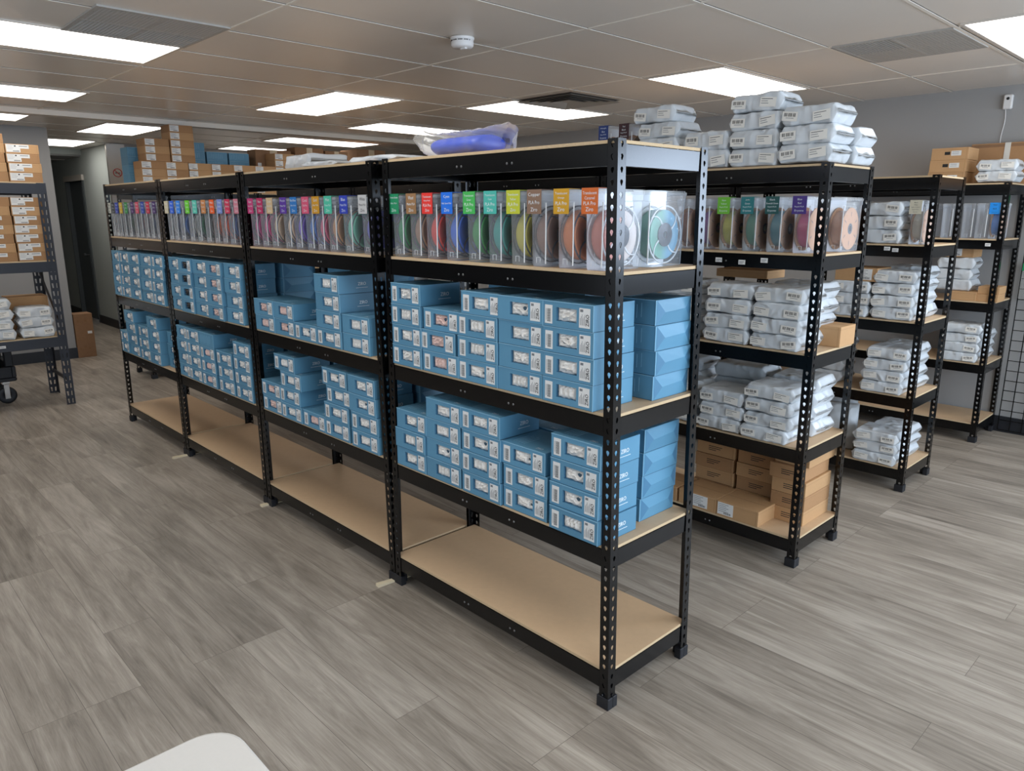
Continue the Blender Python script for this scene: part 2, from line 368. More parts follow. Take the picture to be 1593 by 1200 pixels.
# ---------------------------------------------------------------- shelving
def post_mesh(H=1.83, w=.038, p=.035, mt='steel', double=False):
    b = MB(); n = int(H/p); p = H/n; th = .002
    hole = []
    for k in range(16):
        a = 2*math.pi*k/16; x, z = .0065*math.cos(a), .0065*math.sin(a)+.004
        if z < .001: x = max(-.0038, min(.0038, x)); z = z*2.6-.001
        hole.append((x, z))
    outer = []
    hw, hh = w/2, p/2; angs = []
    for k in range(16):
        a = 2*math.pi*k/16; c, s = math.cos(a), math.sin(a)
        t = min(hw/abs(c) if abs(c) > 1e-6 else 9, hh/abs(s) if abs(s) > 1e-6 else 9); outer.append([c*t, s*t])
    for k in (2, 6, 10, 14): outer[k] = [math.copysign(hw, outer[k][0]), math.copysign(hh, outer[k][1])]
    for side in (0, 1):
        for i in range(n):
            zc = (i+.5)*p
            def P(u, z, d):
                s_ = u+hw
                return (s_, d, zc+z) if side == 0 else (d, s_, zc+z)
            V = []
            for d in (0, th):
                V += [P(u, z, d) for u, z in outer]; V += [P(u, z, d) for u, z in hole]
            F = []
            for k in range(16):
                j = (k+1) % 16
                F.append((k, j, 16+j, 16+k)); F.append((32+j, 32+k, 48+k, 48+j)); F.append((16+k, 16+j, 48+j, 48+k))
            b.add(V, F, mt)
    b.box(w-.0005, w, 0, th, 0, H, mt); b.box(0, th, w-.0005, w, 0, H, mt)
    return b
def beam_mesh(L, h=.062, mt='steel', studs=True):
    b = MB(); b.box(0, L, 0, .002, 0, h, mt); b.box(0, L, .002, .022, 0, .002, mt); b.box(0, L, .002, .016, h-.012, h-.010, mt); b.box(0, L, 0, .004, h-.002, h, mt)
    if studs:
        for f in (.40, .62):
            for d in (-.012, .012): b.lathe([(0, -.0022), (.0032, -.0018), (.0045, 0)], 'stud', 8, 'y', (L*f+d, 0, h*.42))
    return b
_pm = {}
def foot_mesh():
    b = MB(); b.box(-.004, .046, -.004, .022, 0, .042, 'rubber', .0015); b.box(-.004, .022, .0225, .046, 0, .042, 'rubber', .0015); return b
def rack(name, x0b, x1b, x0t, x1t, y0, D, lab, levels, group, H=1.83, bh=.062):
    r = tag(link('shelving_rack', None, None, ((x0b+x1b)/2, y0+D/2, 0)), lab, 'shelving rack', group)
    ox, oy = (x0b+x1b)/2, y0+D/2
    if 'post' not in _pm: _pm['post'] = post_mesh(H-.03).mesh('post'); _pm['foot'] = foot_mesh().mesh('foot')
    for xb, xt, sx in ((x0b, x0t, 1), (x1b, x1t, -1)):
        for yy, sy in ((y0, 1), (y0+D, -1)):
            o = link('post', _pm['post'], r, (xb-ox, yy-oy, .03)); o.scale = (sx, sy, 1); o.rotation_euler = (0, math.atan2((xt-xb), H), 0)
            f = link('foot', _pm['foot'], r, (xb-ox, yy-oy, 0)); f.scale = (sx, sy, 1)
    for z in levels:
        t = z/H; a = x0b+(x0t-x0b)*t; c = x1b+(x1t-x1b)*t; L = c-a
        k = ('b', round(L, 3))
        if k not in _pm: _pm[k] = beam_mesh(L-.008).mesh('beam')
        link('beam', _pm[k], r, (a+.004-ox, y0+.0025-oy, z-.010-bh))
        o = link('beam', _pm[k], r, (c-.004-ox, y0+D-.0025-oy, z-.010-bh), math.pi)
        k = ('s', round(D, 3))
        if k not in _pm: _pm[k] = beam_mesh(D-.008, studs=False).mesh('side_beam')
        link('beam', _pm[k], r, (c-.0025-ox, y0+.004-oy, z-.010-bh), math.pi/2)
        link('beam', _pm[k], r, (a+.0025-ox, y0+D-.004-oy, z-.010-bh), -math.pi/2)
        b = MB(); e = .0045; b.box(a+e-ox, c-e-ox, y0+e-oy, y0+D-e-oy, z-.0098, z-.0004, 'board_edge')
        b.box(a+e+.001-ox, c-e-.001-ox, y0+e+.001-oy, y0+D-e-.001-oy, z-.0005, z, 'board'); link('shelf_board', b.mesh('shelf_board'), r)
    return r
LV = (.142, .58, 1.018, 1.452, 1.826)
D1 = .467
rack('A', -1.216, 0, -1.204, -.033, 0, D1, 'nearest black metal rack, at the right end of the front row', LV, 'black racks of the front row')
rack('B', -2.468, -1.222, -2.500, -1.285, 0, D1, 'black metal rack next left of the nearest one, front row', LV, 'black racks of the front row')
rack('C', -3.684, -2.480, -3.710, -2.518, 0, D1, 'third black metal rack from the near end of the front row', LV, 'black racks of the front row')
rack('D', -4.890, -3.696, -4.855, -3.724, 0, D1, 'farthest left black metal rack of the front row', LV, 'black racks of the front row')
Y2, Y3, Y4 = 1.425, 2.818, 4.232
G2 = 'black racks of the middle rows'
rack('E', -1.27, -.041, -1.27, -.049, Y2, D1, 'black rack behind the nearest one, grey parcels piled on top', LV, G2)
rack('F', -2.50, -1.281, -2.50, -1.281, Y2, D1, 'second-row black rack seen through the nearest front rack', LV, G2)
rack('G', -3.73, -2.511, -3.73, -2.511, Y2, D1, 'second-row black rack seen through the second front rack', LV, G2)
rack('H', -4.96, -3.741, -4.96, -3.741, Y2, D1, 'second-row black rack at the far left of its row', LV, G2)
rack('I', -1.27, -.041, -1.27, -.053, Y3, D1, 'third-row black rack with a crumpled grey parcel stack at its bottom', LV, G2)
rack('J', -2.50, -1.281, -2.50, -1.281, Y3, D1, 'third-row black rack mostly hidden behind the middle rack', LV, G2)
rack('K', -1.26, -.031, -1.26, -.046, Y4, D1, 'black rack against the grey wall at the right, bottom shelf empty', LV, G2)
# rack seen end-on beyond the front row (runs along y)
def rackR():
    r = rack('R', 0, 1.24, 0, 1.24, 0, .48, 'black rack beyond the front row holding the tall brown box stacks', LV, None)
    return r
for k, y in enumerate((.66, 1.91)):
    r = rack('R', 0, 1.24, 0, 1.24, 0, .48, ('black rack beyond the front row under the tall brown box stacks', 'black rack beyond the front row under the large worn cartons')[k], LV, None)
    r.location = (-6.35-.24, y+.62, 0); r.rotation_euler = (0, 0, math.pi/2)
# pine shims under the joints
for k, (x, y0, y1, lab) in enumerate(((-1.235, -.085, .09, 'pale wood shim under the joint of the two nearest front racks'), (-2.472, -.045, .10, 'pale wood shim under the joint below the second and third front racks'), (-3.685, -.10, .10, 'pale wood shim under the joint nearest the far left rack'))):
    b = MB(); w = .013; hz = .013
    b.add([(-w, y0, 0), (w, y0, 0), (w, y1, 0), (-w, y1, 0), (-w, y0, hz), (w, y0, hz), (w, y1, .002), (-w, y1, .002)], [(0, 3, 2, 1), (4, 5, 6, 7), (0, 1, 5, 4), (1, 2, 6, 5), (2, 3, 7, 6), (3, 0, 4, 7)], 'pine')
    tag(link('wood_shim', b.mesh('wood_shim'), None, (x, 0, 0), .08*(k-1)), lab, 'shim', 'pale wood shims under the rack feet')
# ---------------------------------------------------------------- blue filament boxes
BW, BH, BD = .2165, .0825, .2
def blue_body(win=True):
    b = MB(); w = BW/2
    X0, X1, Z0, Z1 = -w, w, 0, BH; a0, a1, c0, c1 = X0+.28*BW, X0+.68*BW, .26*BH, .78*BH
    # front with a real window hole
    if win:
        xs, zs = (X0, a0, a1, X1), (Z0, c0, c1, Z1)
        for i in range(3):
            for j in range(3):
                if (i, j) != (1, 1): b.quad([(xs[i], 0, zs[j]), (xs[i+1], 0, zs[j]), (xs[i+1], 0, zs[j+1]), (xs[i], 0, zs[j+1])], 'blue')
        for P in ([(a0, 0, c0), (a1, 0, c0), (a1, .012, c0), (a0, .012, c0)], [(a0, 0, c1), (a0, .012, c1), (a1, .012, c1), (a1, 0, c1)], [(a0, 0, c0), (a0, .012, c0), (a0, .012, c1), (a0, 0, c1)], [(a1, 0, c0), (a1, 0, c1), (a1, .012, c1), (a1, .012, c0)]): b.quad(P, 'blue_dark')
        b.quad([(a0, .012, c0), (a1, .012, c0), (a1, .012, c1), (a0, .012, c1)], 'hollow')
    else:
        b.quad([(X0, 0, Z0), (X1, 0, Z0), (X1, 0, Z1), (X0, 0, Z1)], 'blue')
        for k in range(9):
            x = X0+.05*BW+k*.085*BW
            b.box(x, x+.0022, -.0004, 0, (.18+.05*(k % 3))*BH, (.85-.07*(k % 2))*BH, 'blue_line')
    b.quad([(X0, BD, Z0), (X0, 0, Z0), (X0, 0, Z1), (X0, BD, Z1)], 'blue'); b.quad([(X1, 0, Z0), (X1, BD, Z0), (X1, BD, Z1), (X1, 0, Z1)], 'blue')
    b.quad([(X0, 0, Z1), (X1, 0, Z1), (X1, BD, Z1), (X0, BD, Z1)], 'blue'); b.quad([(X0, 0, Z0), (X0, BD, Z0), (X1, BD, Z0), (X1, 0, Z0)], 'blue'); b.quad([(X1, BD, Z0), (X0, BD, Z0), (X0, BD, Z1), (X1, BD, Z1)], 'blue')
    # light edges, gap shadow painted along the bottom, printed logo on the side, faint print on the lid
    e = .0017
    b.box(X0, X1, -e, 0, Z1-e*1.2, Z1+.0002, 'blue_line'); b.box(X1-e, X1+.0002, -e, 0, Z0, Z1, 'blue_line'); b.box(X0, X1, -.0003, 0, Z0, Z0+.0012, 'gap_shadow'); b.box(X1, X1+.0003, 0, BD, Z0, Z0+.0010, 'gap_shadow'); b.box(X0, X0+.0008, -.0003, 0, Z0, Z1, 'blue_dark')
    for o_ in (0, .0008): b.text('ZIRO', 'white_ink', (X1+.0005+o_*.1, .100+o_, .42*BH), (0, 1, 0), (0, 0, 1), .042, .0145)
    b.box(X1, X1+.0004, .090, .152, .28*BH, .30*BH, 'white_ink')
    for k in range(5): b.box(X0+.03+.013*k, X0+.034+.013*k, .03, .11+.008*(k % 2), Z1, Z1+.0003, 'blue_line')
    b.text('ZIRO', 'white_ink', (X0+.15, .02, Z1+.0004), (1, 0, 0), (0, 1, 0), .03, .012)
    return b
def end_body():
    "box seen by its folded end: gusset creases on the +x face, print on the -y face"
    b = blue_body(False); w = BW/2
    x = w+.0006; p = [(0, 0), (BD, 0), (BD, BH), (0, BH)]; q = [(.22*BD, .50*BH), (.80*BD, .56*BH)]
    b.add([(w+.0004, .006, .003), (w+.0004, BD-.004, .003), (w+.006, q[1][0], q[1][1]), (w+.006, q[0][0], q[0][1])], [(0, 1, 2, 3)], 'blue')
    b.add([(w+.0004, .006, .003), (w+.006, q[0][0], q[0][1]), (w+.0004, .006, BH-.002)], [(0, 1, 2)], 'blue_dark')
    b.add([(w+.0004, BD-.004, .003), (w+.0004, BD-.004, BH-.002), (w+.006, q[1][0], q[1][1])], [(0, 1, 2)], 'blue_dark')
    b.add([(w+.0004, .006, BH-.002), (w+.006, q[0][0], q[0][1]), (w+.006, q[1][0], q[1][1]), (w+.0004, BD-.004, BH-.002)], [(0, 1, 2, 3)], 'blue')
    return b
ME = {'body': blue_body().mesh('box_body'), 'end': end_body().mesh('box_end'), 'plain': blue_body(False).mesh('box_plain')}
def insert_mesh(kind, sd):
    b = MB(); a0, a1, c0, c1 = -BW/2+.28*BW, -BW/2+.68*BW, .26*BH, .78*BH
    n, k = 16, 9; V = []; F = []; rib = sd % 3 == 0
    for j in range(k):
        for i in range(n):
            u, v = i/(n-1), j/(k-1)
            h = 1-abs(noise.noise(Vector((u*3.2+sd*9.1, v*2.4, sd))))*2.2
            if rib: h = .5+.35*math.sin(u*32+noise.noise(Vector((u*2, v*2, sd)))*3)
            edge = min(u, 1-u, v, 1-v)*5; edge = min(1, edge)
            V.append((a0+(a1-a0)*(.02+.96*u)+noise.noise(Vector((sd, v*4, u)))*.002, .0105-.0125*h*edge, c0+(c1-c0)*(.02+.96*v)+noise.noise(Vector((u*5, sd, v)))*.003))
    for j in range(k-1):
        for i in range(n-1): F.append((j*n+i, j*n+i+1, (j+1)*n+i+1, (j+1)*n+i))
    b.add(V, F, kind); return b.mesh('window_film')
INS = [insert_mesh('wrap_white', s) for s in range(9)]; INSP = [insert_mesh('wrap_pink', s) for s in range(3)]; INSB = [insert_mesh('wrap_black', 1)]
def label_mesh(kind):
    b = MB(); X0 = -BW/2
    if kind == 'right':
        x0, x1, z0, z1 = X0+.73*BW, X0+.935*BW, .12*BH, .86*BH; b.box(x0, x1, -.0008, -.0001, z0, z1, 'label')
        for o_ in (0, .0006): b.text('ZIRO', 'ink', (x1-.004-o_, -.0011-o_*.1, z0+.006+o_), (0, 0, 1), (-1, 0, 0), .036, .0125)
        for k in range(6): b.box(x0+.004+k*.0038, x0+.0052+k*.0038, -.0011, -.0008, z0+.008, z0+.030+.006*(k % 3), 'greyink')
        b.box(x0+.004, x0+.016, -.0011, -.0008, z1-.012, z1-.004, 'greyink')
    else:
        x0, x1, z0, z1 = X0+.055*BW, X0+.205*BW, .12*BH, .84*BH; b.box(x0, x1, -.0008, -.0001, z0, z1, 'label')
        z = z0+.006; i = 0
        while z < z1-.012:
            t = (.0008, .0016, .0005, .0012)[i % 4]; b.box(x0+.010, x1-.007, -.0011, -.0008, z, z+t, 'ink'); z += t+.0011; i += 1
        b.box(x0+.005, x0+.0065, -.0011, -.0008, z0+.01, z1-.012, 'greyink')
    return b.mesh('printed_label' if kind == 'right' else 'barcode_label')
LR, LL = label_mesh('right'), label_mesh('left')
ORD = ['', 'first', 'second', 'third', 'fourth', 'fifth', 'sixth', 'seventh', 'eighth', 'ninth', 'tenth', 'eleventh', 'twelfth']
def blue_box(x, y, z, kind, lab, group, left=True, right=True, film=None, rz=0):
    r = tag(link('filament_box', None, None, (x, y, z), rz), lab, 'box', group)
    link('carton', ME[{'f': 'body', 'e': 'end', 'p': 'plain'}[kind]], r)
    if kind == 'f':
        link('window_film', film or random.choice(INS), r)
        if right: link('printed_label', LR, r)
        if left: link('barcode_label', LL, r)
    return r
def stack(x, y, z, n, unit, shelf, col, left=True, film=None, shifts=None, rz=0, top=None, sx=1):
    "n boxes piled up at left edge x"
    for k in range(n):
        dx, dy = (shifts[k] if shifts and k < len(shifts) else (0, 0))
        dx += random.uniform(-.003, .003); dy += random.uniform(-.003, .003)
        kind = 'f'
        if top and k == n-1: kind = top
        f = film[k] if isinstance(film, list) and k < len(film) else (film if film and not isinstance(film, list) else None)
        place = f'{ORD[col]} column, {ORD[k+1]} up'
        bb = blue_box(x+BW*sx/2+dx, y+dy, z+.0003+k*(BH+.0006), kind, f'blue filament box, {place}, {shelf} box shelf, {unit} front rack', 'blue boxes on the %s box shelf of the %s front rack' % (shelf, unit), left=(left[k] if isinstance(left, list) else left), film=f, rz=rz+random.uniform(-.006, .006)); bb.scale = (sx, 1, 1)
U3, U2 = 1.018, .58
YF = -.004
DU = (-4.826, -4.648, -4.440, -4.200, -3.978)
DL = (-4.838, -4.645, -4.405, -4.185, -3.945)
W_, P_, K_ = INS, INSP, INSB[0]
stack(-1.165, YF, U3, 4, 'nearest', 'upper', 1, sx=.90)
stack(-.968, YF, U3, 3, 'nearest', 'upper', 2, film=[P_[0], P_[1], P_[2]], shifts=[(0, 0), (-.010, 0), (.010, .004)])
stack(-.749, YF, U3, 4, 'nearest', 'upper', 3, shifts=[(0, 0), (0, 0), (0, 0), (.022, 0)])
stack(-.532, YF, U3, 4, 'nearest', 'upper', 4, left=False, shifts=[(0, 0), (.004, 0), (.004, 0), (.004, 0)])
stack(-.312, YF, U3, 4, 'nearest', 'upper', 5)
stack(-1.163, YF, U2, 3, 'nearest', 'lower', 1, left=False, shifts=[(0, 0), (0, -.004), (.004, .0)], sx=.93)
stack(-.958, YF, U2, 4, 'nearest', 'lower', 2, left=False, shifts=[(0, 0), (0, 0), (-.003, 0), (.004, 0)])
stack(-.734, YF, U2, 4, 'nearest', 'lower', 3, film=[W_[1], None, W_[2], W_[4]])
stack(-.510, YF+.005, U2, 3, 'nearest', 'lower', 4, shifts=[(0, 0), (0, 0), (-.012, 0)])
stack(-.270, YF, U2, 4, 'nearest', 'lower', 5, shifts=[(.004, -.008), (.0, 0), (0, 0), (-.002, 0)], sx=.985)
stack(-2.440, YF, U3, 2, 'second', 'upper', 1, left=False, film=[P_[0], P_[1]])
stack(-2.228, YF, U3, 2, 'second', 'upper', 2, left=False, film=[P_[2], P_[0]])
stack(-2.003, YF, U3, 1, 'second', 'upper', 3)
stack(-1.785, YF, U3, 4, 'second', 'upper', 4, left=[True, False, False, False], shifts=[(0, 0), (-.002, 0), (0, 0), (-.010, 0)])
stack(-1.560, YF, U3, 2, 'second', 'upper', 5, left=False)
stack(-2.424, YF, U2, 2, 'second', 'lower', 1, film=[P_[1], P_[2]])
stack(-2.200, YF, U2, 4, 'second', 'lower', 2, shifts=[(0, 0), (-.016, 0), (0, 0), (-.055, 0)])
stack(-1.978, YF, U2, 1, 'second', 'lower', 3, film=P_[0])
stack(-1.758, YF, U2, 4, 'second', 'lower', 4, shifts=[(0, 0), (0, 0), (.022, 0), (-.012, 0)])
stack(-1.520, YF, U2, 4, 'second', 'lower', 5, left=[True, True, False, False], shifts=[(0, 0), (0, 0), (-.012, 0), (-.018, 0)])
for i, x in enumerate((-3.665, -3.462, -3.250, -3.032, -2.800)):
    if i == 0: x += .022
    stack(x, YF-.012*(i % 2), U3, 4, 'third', 'upper', i+1, left=False, film=K_ if i == 1 else (P_[1] if i == 3 else None), sx=(.84, .95, .98, 1, 1)[i])
for i, (x, n) in enumerate(((-3.643, 4), (-3.470, 4), (-3.255, 4), (-3.005, 3), (-2.765, 4))):
    stack(x, YF, U2, n, 'third', 'lower', i+1, left=i > 0, top='p' if i == 2 else None, film=P_[0] if i == 2 else None, sx=(.82, .95, 1, 1, 1)[i])
for i, x in enumerate(DU):
    stack(x, YF-.008, U3, 4, 'farthest', 'upper', i+1, left=(i in (1, 4)), sx=(.80, .93, 1, 1, .96)[i], shifts=[(.010*q, 0) for q in range(4)])
stack(DL[0], YF-.004, U2, 2, 'farthest', 'lower', 1, sx=.80)
stack(DL[1], YF, U2, 4, 'farthest', 'lower', 2, left=False, shifts=[(0, 0), (-.03, 0), (-.03, 0), (-.06, 0)], sx=.98)
stack(DL[2], YF, U2, 3, 'farthest', 'lower', 3, sx=.95)
stack(DL[3], YF, U2, 4, 'farthest', 'lower', 4, left=False, shifts=[(0, 0), (0, 0), (0, 0), (-.03, 0)], sx=.95)
stack(DL[4], YF+.04, U2, 3, 'farthest', 'lower', 5, left=False, sx=.95)
# rear rows
def rear(x, y, z, n, desc, shelf, unit):
    for k in range(n):
        blue_box(x+random.uniform(-.004, .004), y+random.uniform(-.003, .003), z+.0003+k*(BH+.0006), 'e', f'blue filament box in the rear {desc}, {ORD[k+1]} up, {shelf} box shelf, {unit} front rack', 'rear row of blue boxes on the front racks')
rear(-.155, .245, U3, 4, 'corner', 'upper', 'nearest'); rear(-.185, .245, U2, 4, 'corner', 'lower', 'nearest')
rear(-.44, .225, U3, 4, 'middle', 'upper', 'nearest'); rear(-.98, .225, U2, 4, 'left', 'lower', 'nearest')
rear(-.72, .225, U3, 4, 'left', 'upper', 'nearest'); rear(-.55, .225, U2, 3, 'middle', 'lower', 'nearest')
rear(-1.95, .225, U3, 4, 'middle', 'upper', 'second'); rear(-2.66, .225, U3, 4, 'corner', 'upper', 'third'); rear(-1.70, .225, U3, 4, 'right', 'upper', 'second')
rear(-2.66, .225, U2, 4, 'corner', 'lower', 'third'); rear(-1.41, .225, U2, 4, 'corner', 'lower', 'second'); rear(-3.0, .225, U3, 4, 'middle', 'upper', 'third')
rear(-2.15, .225, U2, 4, 'middle', 'lower', 'second')
# ---------------------------------------------------------------- clear storage cases with spools
CW, CD, CH = .074, .205, .24
def case_body():
    b = MB(); w = CW/2; t = .93
    def ring(z, s, c=.008):
        x, y0, y1 = w*s, CD/2-CD/2*s, CD/2+CD/2*s
        return [(-x+c, y0, z), (x-c, y0, z), (x, y0+c, z), (x, y1-c, z), (x-c, y1, z), (-x+c, y1, z), (-x, y1-c, z), (-x, y0+c, z)]
    R = [ring(0, t-.03), ring(.006, t), ring(CH*.86, .97), ring(CH*.865, 1.0), ring(CH-.004, 1.0)]
    V = [p for r in R for p in r]; F = []
    for k in range(len(R)-1):
        for i in range(8): j = (i+1) % 8; F.append((k*8+i, k*8+j, k*8+8+j, k*8+8+i))
    F.append(tuple(range(7, -1, -1))); b.add(V, F, 'clear')
    # moulded clip outline low on the front, edge reflection painted as a white corner line
    z0 = .012; yy = lambda z: CD/2-CD/2*(t+.04*z/(CH*.86))-.0006
    for a in ((-.009, -.0078, z0, z0+.018), (.0078, .009, z0, z0+.018), (-.009, .009, z0+.0172, z0+.0182)): b.box(a[0], a[1], yy(0)-.0008, yy(0), a[2], a[3], 'case_white')
    b.box(w*.93-.0045, w*.93-.0005, .006, .008, .01, CH*.84, 'case_white')
    return b.mesh('case_body')
def case_lid():
    b = MB(); w = CW/2+.002; h = CH
    for z0, z1, e in ((h-.014, h-.004, 0), (h-.004, h, -.004)):
        x, y0, y1 = w+e, -.002-e, CD+.002+e; c = .007
        P = [(-x+c, y0), (x-c, y0), (x, y0+c), (x, y1-c), (x-c, y1), (-x+c, y1), (-x, y1-c), (-x, y0+c)]
        V = [(p[0], p[1], z) for z in (z0, z1) for p in P]; F = [(i, (i+1) % 8, 8+(i+1) % 8, 8+i) for i in range(8)]
        if z1 == h: F.append(tuple(range(8, 16)))
        b.add(V, F, 'film')
    return b.mesh('case_lid')
CB, CL = case_body(), case_lid()
def flange_mesh(m, solid=False):
    b = MB(); th = .0015
    def ann(r0, r1): b.lathe([(r0, -th), (r1, -th), (r1, th), (r0, th)], m, 40, 'x', closed=True)
    if solid:
        ann(.014, .094)
        for k in range(6):
            a = k*math.pi/3; t = MB(); t.box(th, th+.0006, -.0015, .0015, .055, .075, 'hub_dark'); t.rot(Matrix.Rotation(a, 4, 'X')); b.add(t.v, t.f, 'hub_dark')
        b.lathe([(.013, -th-.0004), (.024, -th-.0004), (.024, th+.0004), (.013, th+.0004)], 'hub_dark', 24, 'x', closed=True)
    else:
        ann(.0885, .093); b.lathe([(.012, -th-.0008), (.038, -th-.0008), (.038, th+.0008), (.012, th+.0008)], 'hub_dark' if m == 'flange_white' else m, 30, 'x', closed=True)
        for k in range(4):
            a = k*math.pi/2+.5; n = 6; V = []; F = []
            for i in range(n+1):
                r = .033+(.055)*i/n; aa = a+.35*(i/n)**2
                for d in (-.065, .065):
                    for h in (-th, th): V.append((h, r*math.cos(aa+d*(.04/r)), r*math.sin(aa+d*(.04/r))))
            for i in range(n):
                q = i*4; F += [(q, q+4, q+6, q+2), (q+1, q+3, q+7, q+5), (q, q+1, q+5, q+4), (q+2, q+6, q+7, q+3)]
            b.add(V, F, m)
    return b.mesh('flange')
FL = {'dark': flange_mesh('flange_dark'), 'white': flange_mesh('flange_white'), 'card': flange_mesh('flange_card', True)}
def winding_mesh(m):
    b = MB(); P = [(.034, -.026), (.078, -.026)]
    for k in range(14):
        x = -.026+.052*(k+.5)/14; P += [(.0795, x), (.0785, x+.0018)]
    P += [(.078, .026), (.034, .026)]
    b.lathe(P, m, 40, 'x', closed=True); return b.mesh('winding', True)
_w = {}
def spool(x, y, z, rgb, flange, lab, group, two=None):
    k = 'fil%d_%d_%d' % rgb
    if k not in _w:
        mat(k, rgb, .38, 0, .5)
        if two:
            m = MATS[k]; nt = m.node_tree; tc = nt.nodes.new('ShaderNodeTexCoord'); sp = nt.nodes.new('ShaderNodeSeparateXYZ'); rp = nt.nodes.new('ShaderNodeMapRange')
            rp.inputs[1].default_value = -.02; rp.inputs[2].default_value = .02; mx = nt.nodes.new('ShaderNodeMix'); mx.data_type = 'RGBA'
            mx.inputs[6].default_value = (*lin(rgb), 1); mx.inputs[7].default_value = (*lin(two), 1)
            nt.links.new(tc.outputs['Object'], sp.inputs[0]); nt.links.new(sp.outputs[1], rp.inputs[0]); nt.links.new(rp.outputs[0], mx.inputs[0]); nt.links.new(mx.outputs[2], nt.nodes['Principled BSDF'].inputs['Base Color'])
        _w[k] = winding_mesh(k)
    r = tag(link('filament_spool', None, None, (x, y, z)), lab, 'spool', group)
    link('winding', _w[k], r); link('flange', FL[flange], r, (-.0275, 0, 0)); link('flange', FL[flange], r, (.0275, 0, 0))
def tag_mesh(rgb, lines, dark=False, w=.064, h=.072):
    k = 'tag%d_%d_%d' % rgb; mat(k, rgb, .5); b = MB()
    # folded card: front flap and the part lying over the lid
    b.box(0, w, -.0012, 0, -h, .004, k); b.box(0, w, 0, .05, .003, .0042, k)
    ink = 'ink' if dark else 'white_ink'
    hs = [l[1] for l in lines]; n = len(lines); tot = sum(hs)+.0055*(n-1); z = -.006
    gap = max(.003, (h-.014-sum(hs))/max(1, n-1))
    for s, hh in lines:
        ww = min(w*.86, hh*.62*len(s)); b.text(s, ink, ((w-ww)/2, -.0016, z-hh), (1, 0, 0), (0, 0, 1), ww, hh); z -= hh+gap
    return b.mesh('hang_tag')
def case(x, y, z, lab, group, tagspec=None, fil=None, flange='dark', spl=None, two=None, toff=0.006, rz=0):
    "x = left side of the front"
    r = tag(link('storage_case', None, None, (x+CW/2, y, z+.0005), rz), lab, 'storage case', group)
    link('case_body', CB, r); link('lid', CL, r)
    if tagspec: link('hang_tag', tag_mesh(*tagspec), r, (-CW/2-toff, -.0035, CH-.001))
    if fil: spool(x+CW/2, y+CD/2, z+.102, fil, flange, spl, group+', spools', two)
Z4 = 1.452
big, mid, sml = .0125, .011, .0075
A_T = [((24, 138, 92), [('Chrome Green', sml), ('Silky PLA', sml), ('Ziro', .012)], (40, 150, 90), 'dark green Silky'),
 ((150, 112, 74), [('Wood', .013), ('Matte PLA', .009), ('Ziro', .012)], (170, 130, 100), 'brown Wood'),
 ((226, 52, 44), [('Translucent', sml), ('Ruby Red', sml), ('PLA Pro', mid), ('Ziro', .010)], (236, 60, 40), 'red Translucent'),
 ((22, 110, 222), [('Cyan', .013), ('High Speed PLA', sml), ('Ziro', .012)], (50, 110, 220), 'blue Cyan'),
 ((64, 178, 82), [('Translucent', sml), ('Green', sml), ('PLA Pro', mid), ('Ziro', .012)], (60, 160, 80), 'green Translucent'),
 ((72, 182, 168), [('Translucent', sml), ('Cyan', sml), ('PLA Pro', mid), ('Ziro', .012)], (60, 170, 160), 'teal Translucent'),
 ((190, 196, 48), [('Translucent', sml), ('Yellow', sml), ('PLA Pro', mid), ('Ziro', .010)], (208, 196, 60), 'lime yellow Translucent'),
 ((134, 104, 84), [('Copper', .014), ('PLA Pro', mid), ('Ziro', .012)], (150, 110, 90), 'brown Copper'),
 ((204, 152, 20), [('Translucent', sml), ('Orange', sml), ('PLA Pro', mid), ('Ziro', .012)], (226, 130, 60), 'amber Translucent Orange'),
 ((208, 100, 26), [('Translucent', .009), ('Caramel', .009), ('PLA Pro', mid), ('Ziro', .012)], (150, 62, 60), 'orange Translucent Caramel')]
AX = [-1.176, -1.063, -.962, -.846, -.722, -.612, -.499, -.402, -.285, -.170]
for k, (x, (c, l, f, n)) in enumerate(zip(AX, A_T)):
    case(x+.006, .012, Z4, f'clear plastic case with the {n} tag, nearest front rack', 'tagged clear cases on the nearest front rack', (c, l), f if k < 9 else (206, 128, 112), 'dark' if k < 9 else 'white', f'filament spool in the clear case with the {n} tag', two=None if k < 9 else (206, 196, 192))
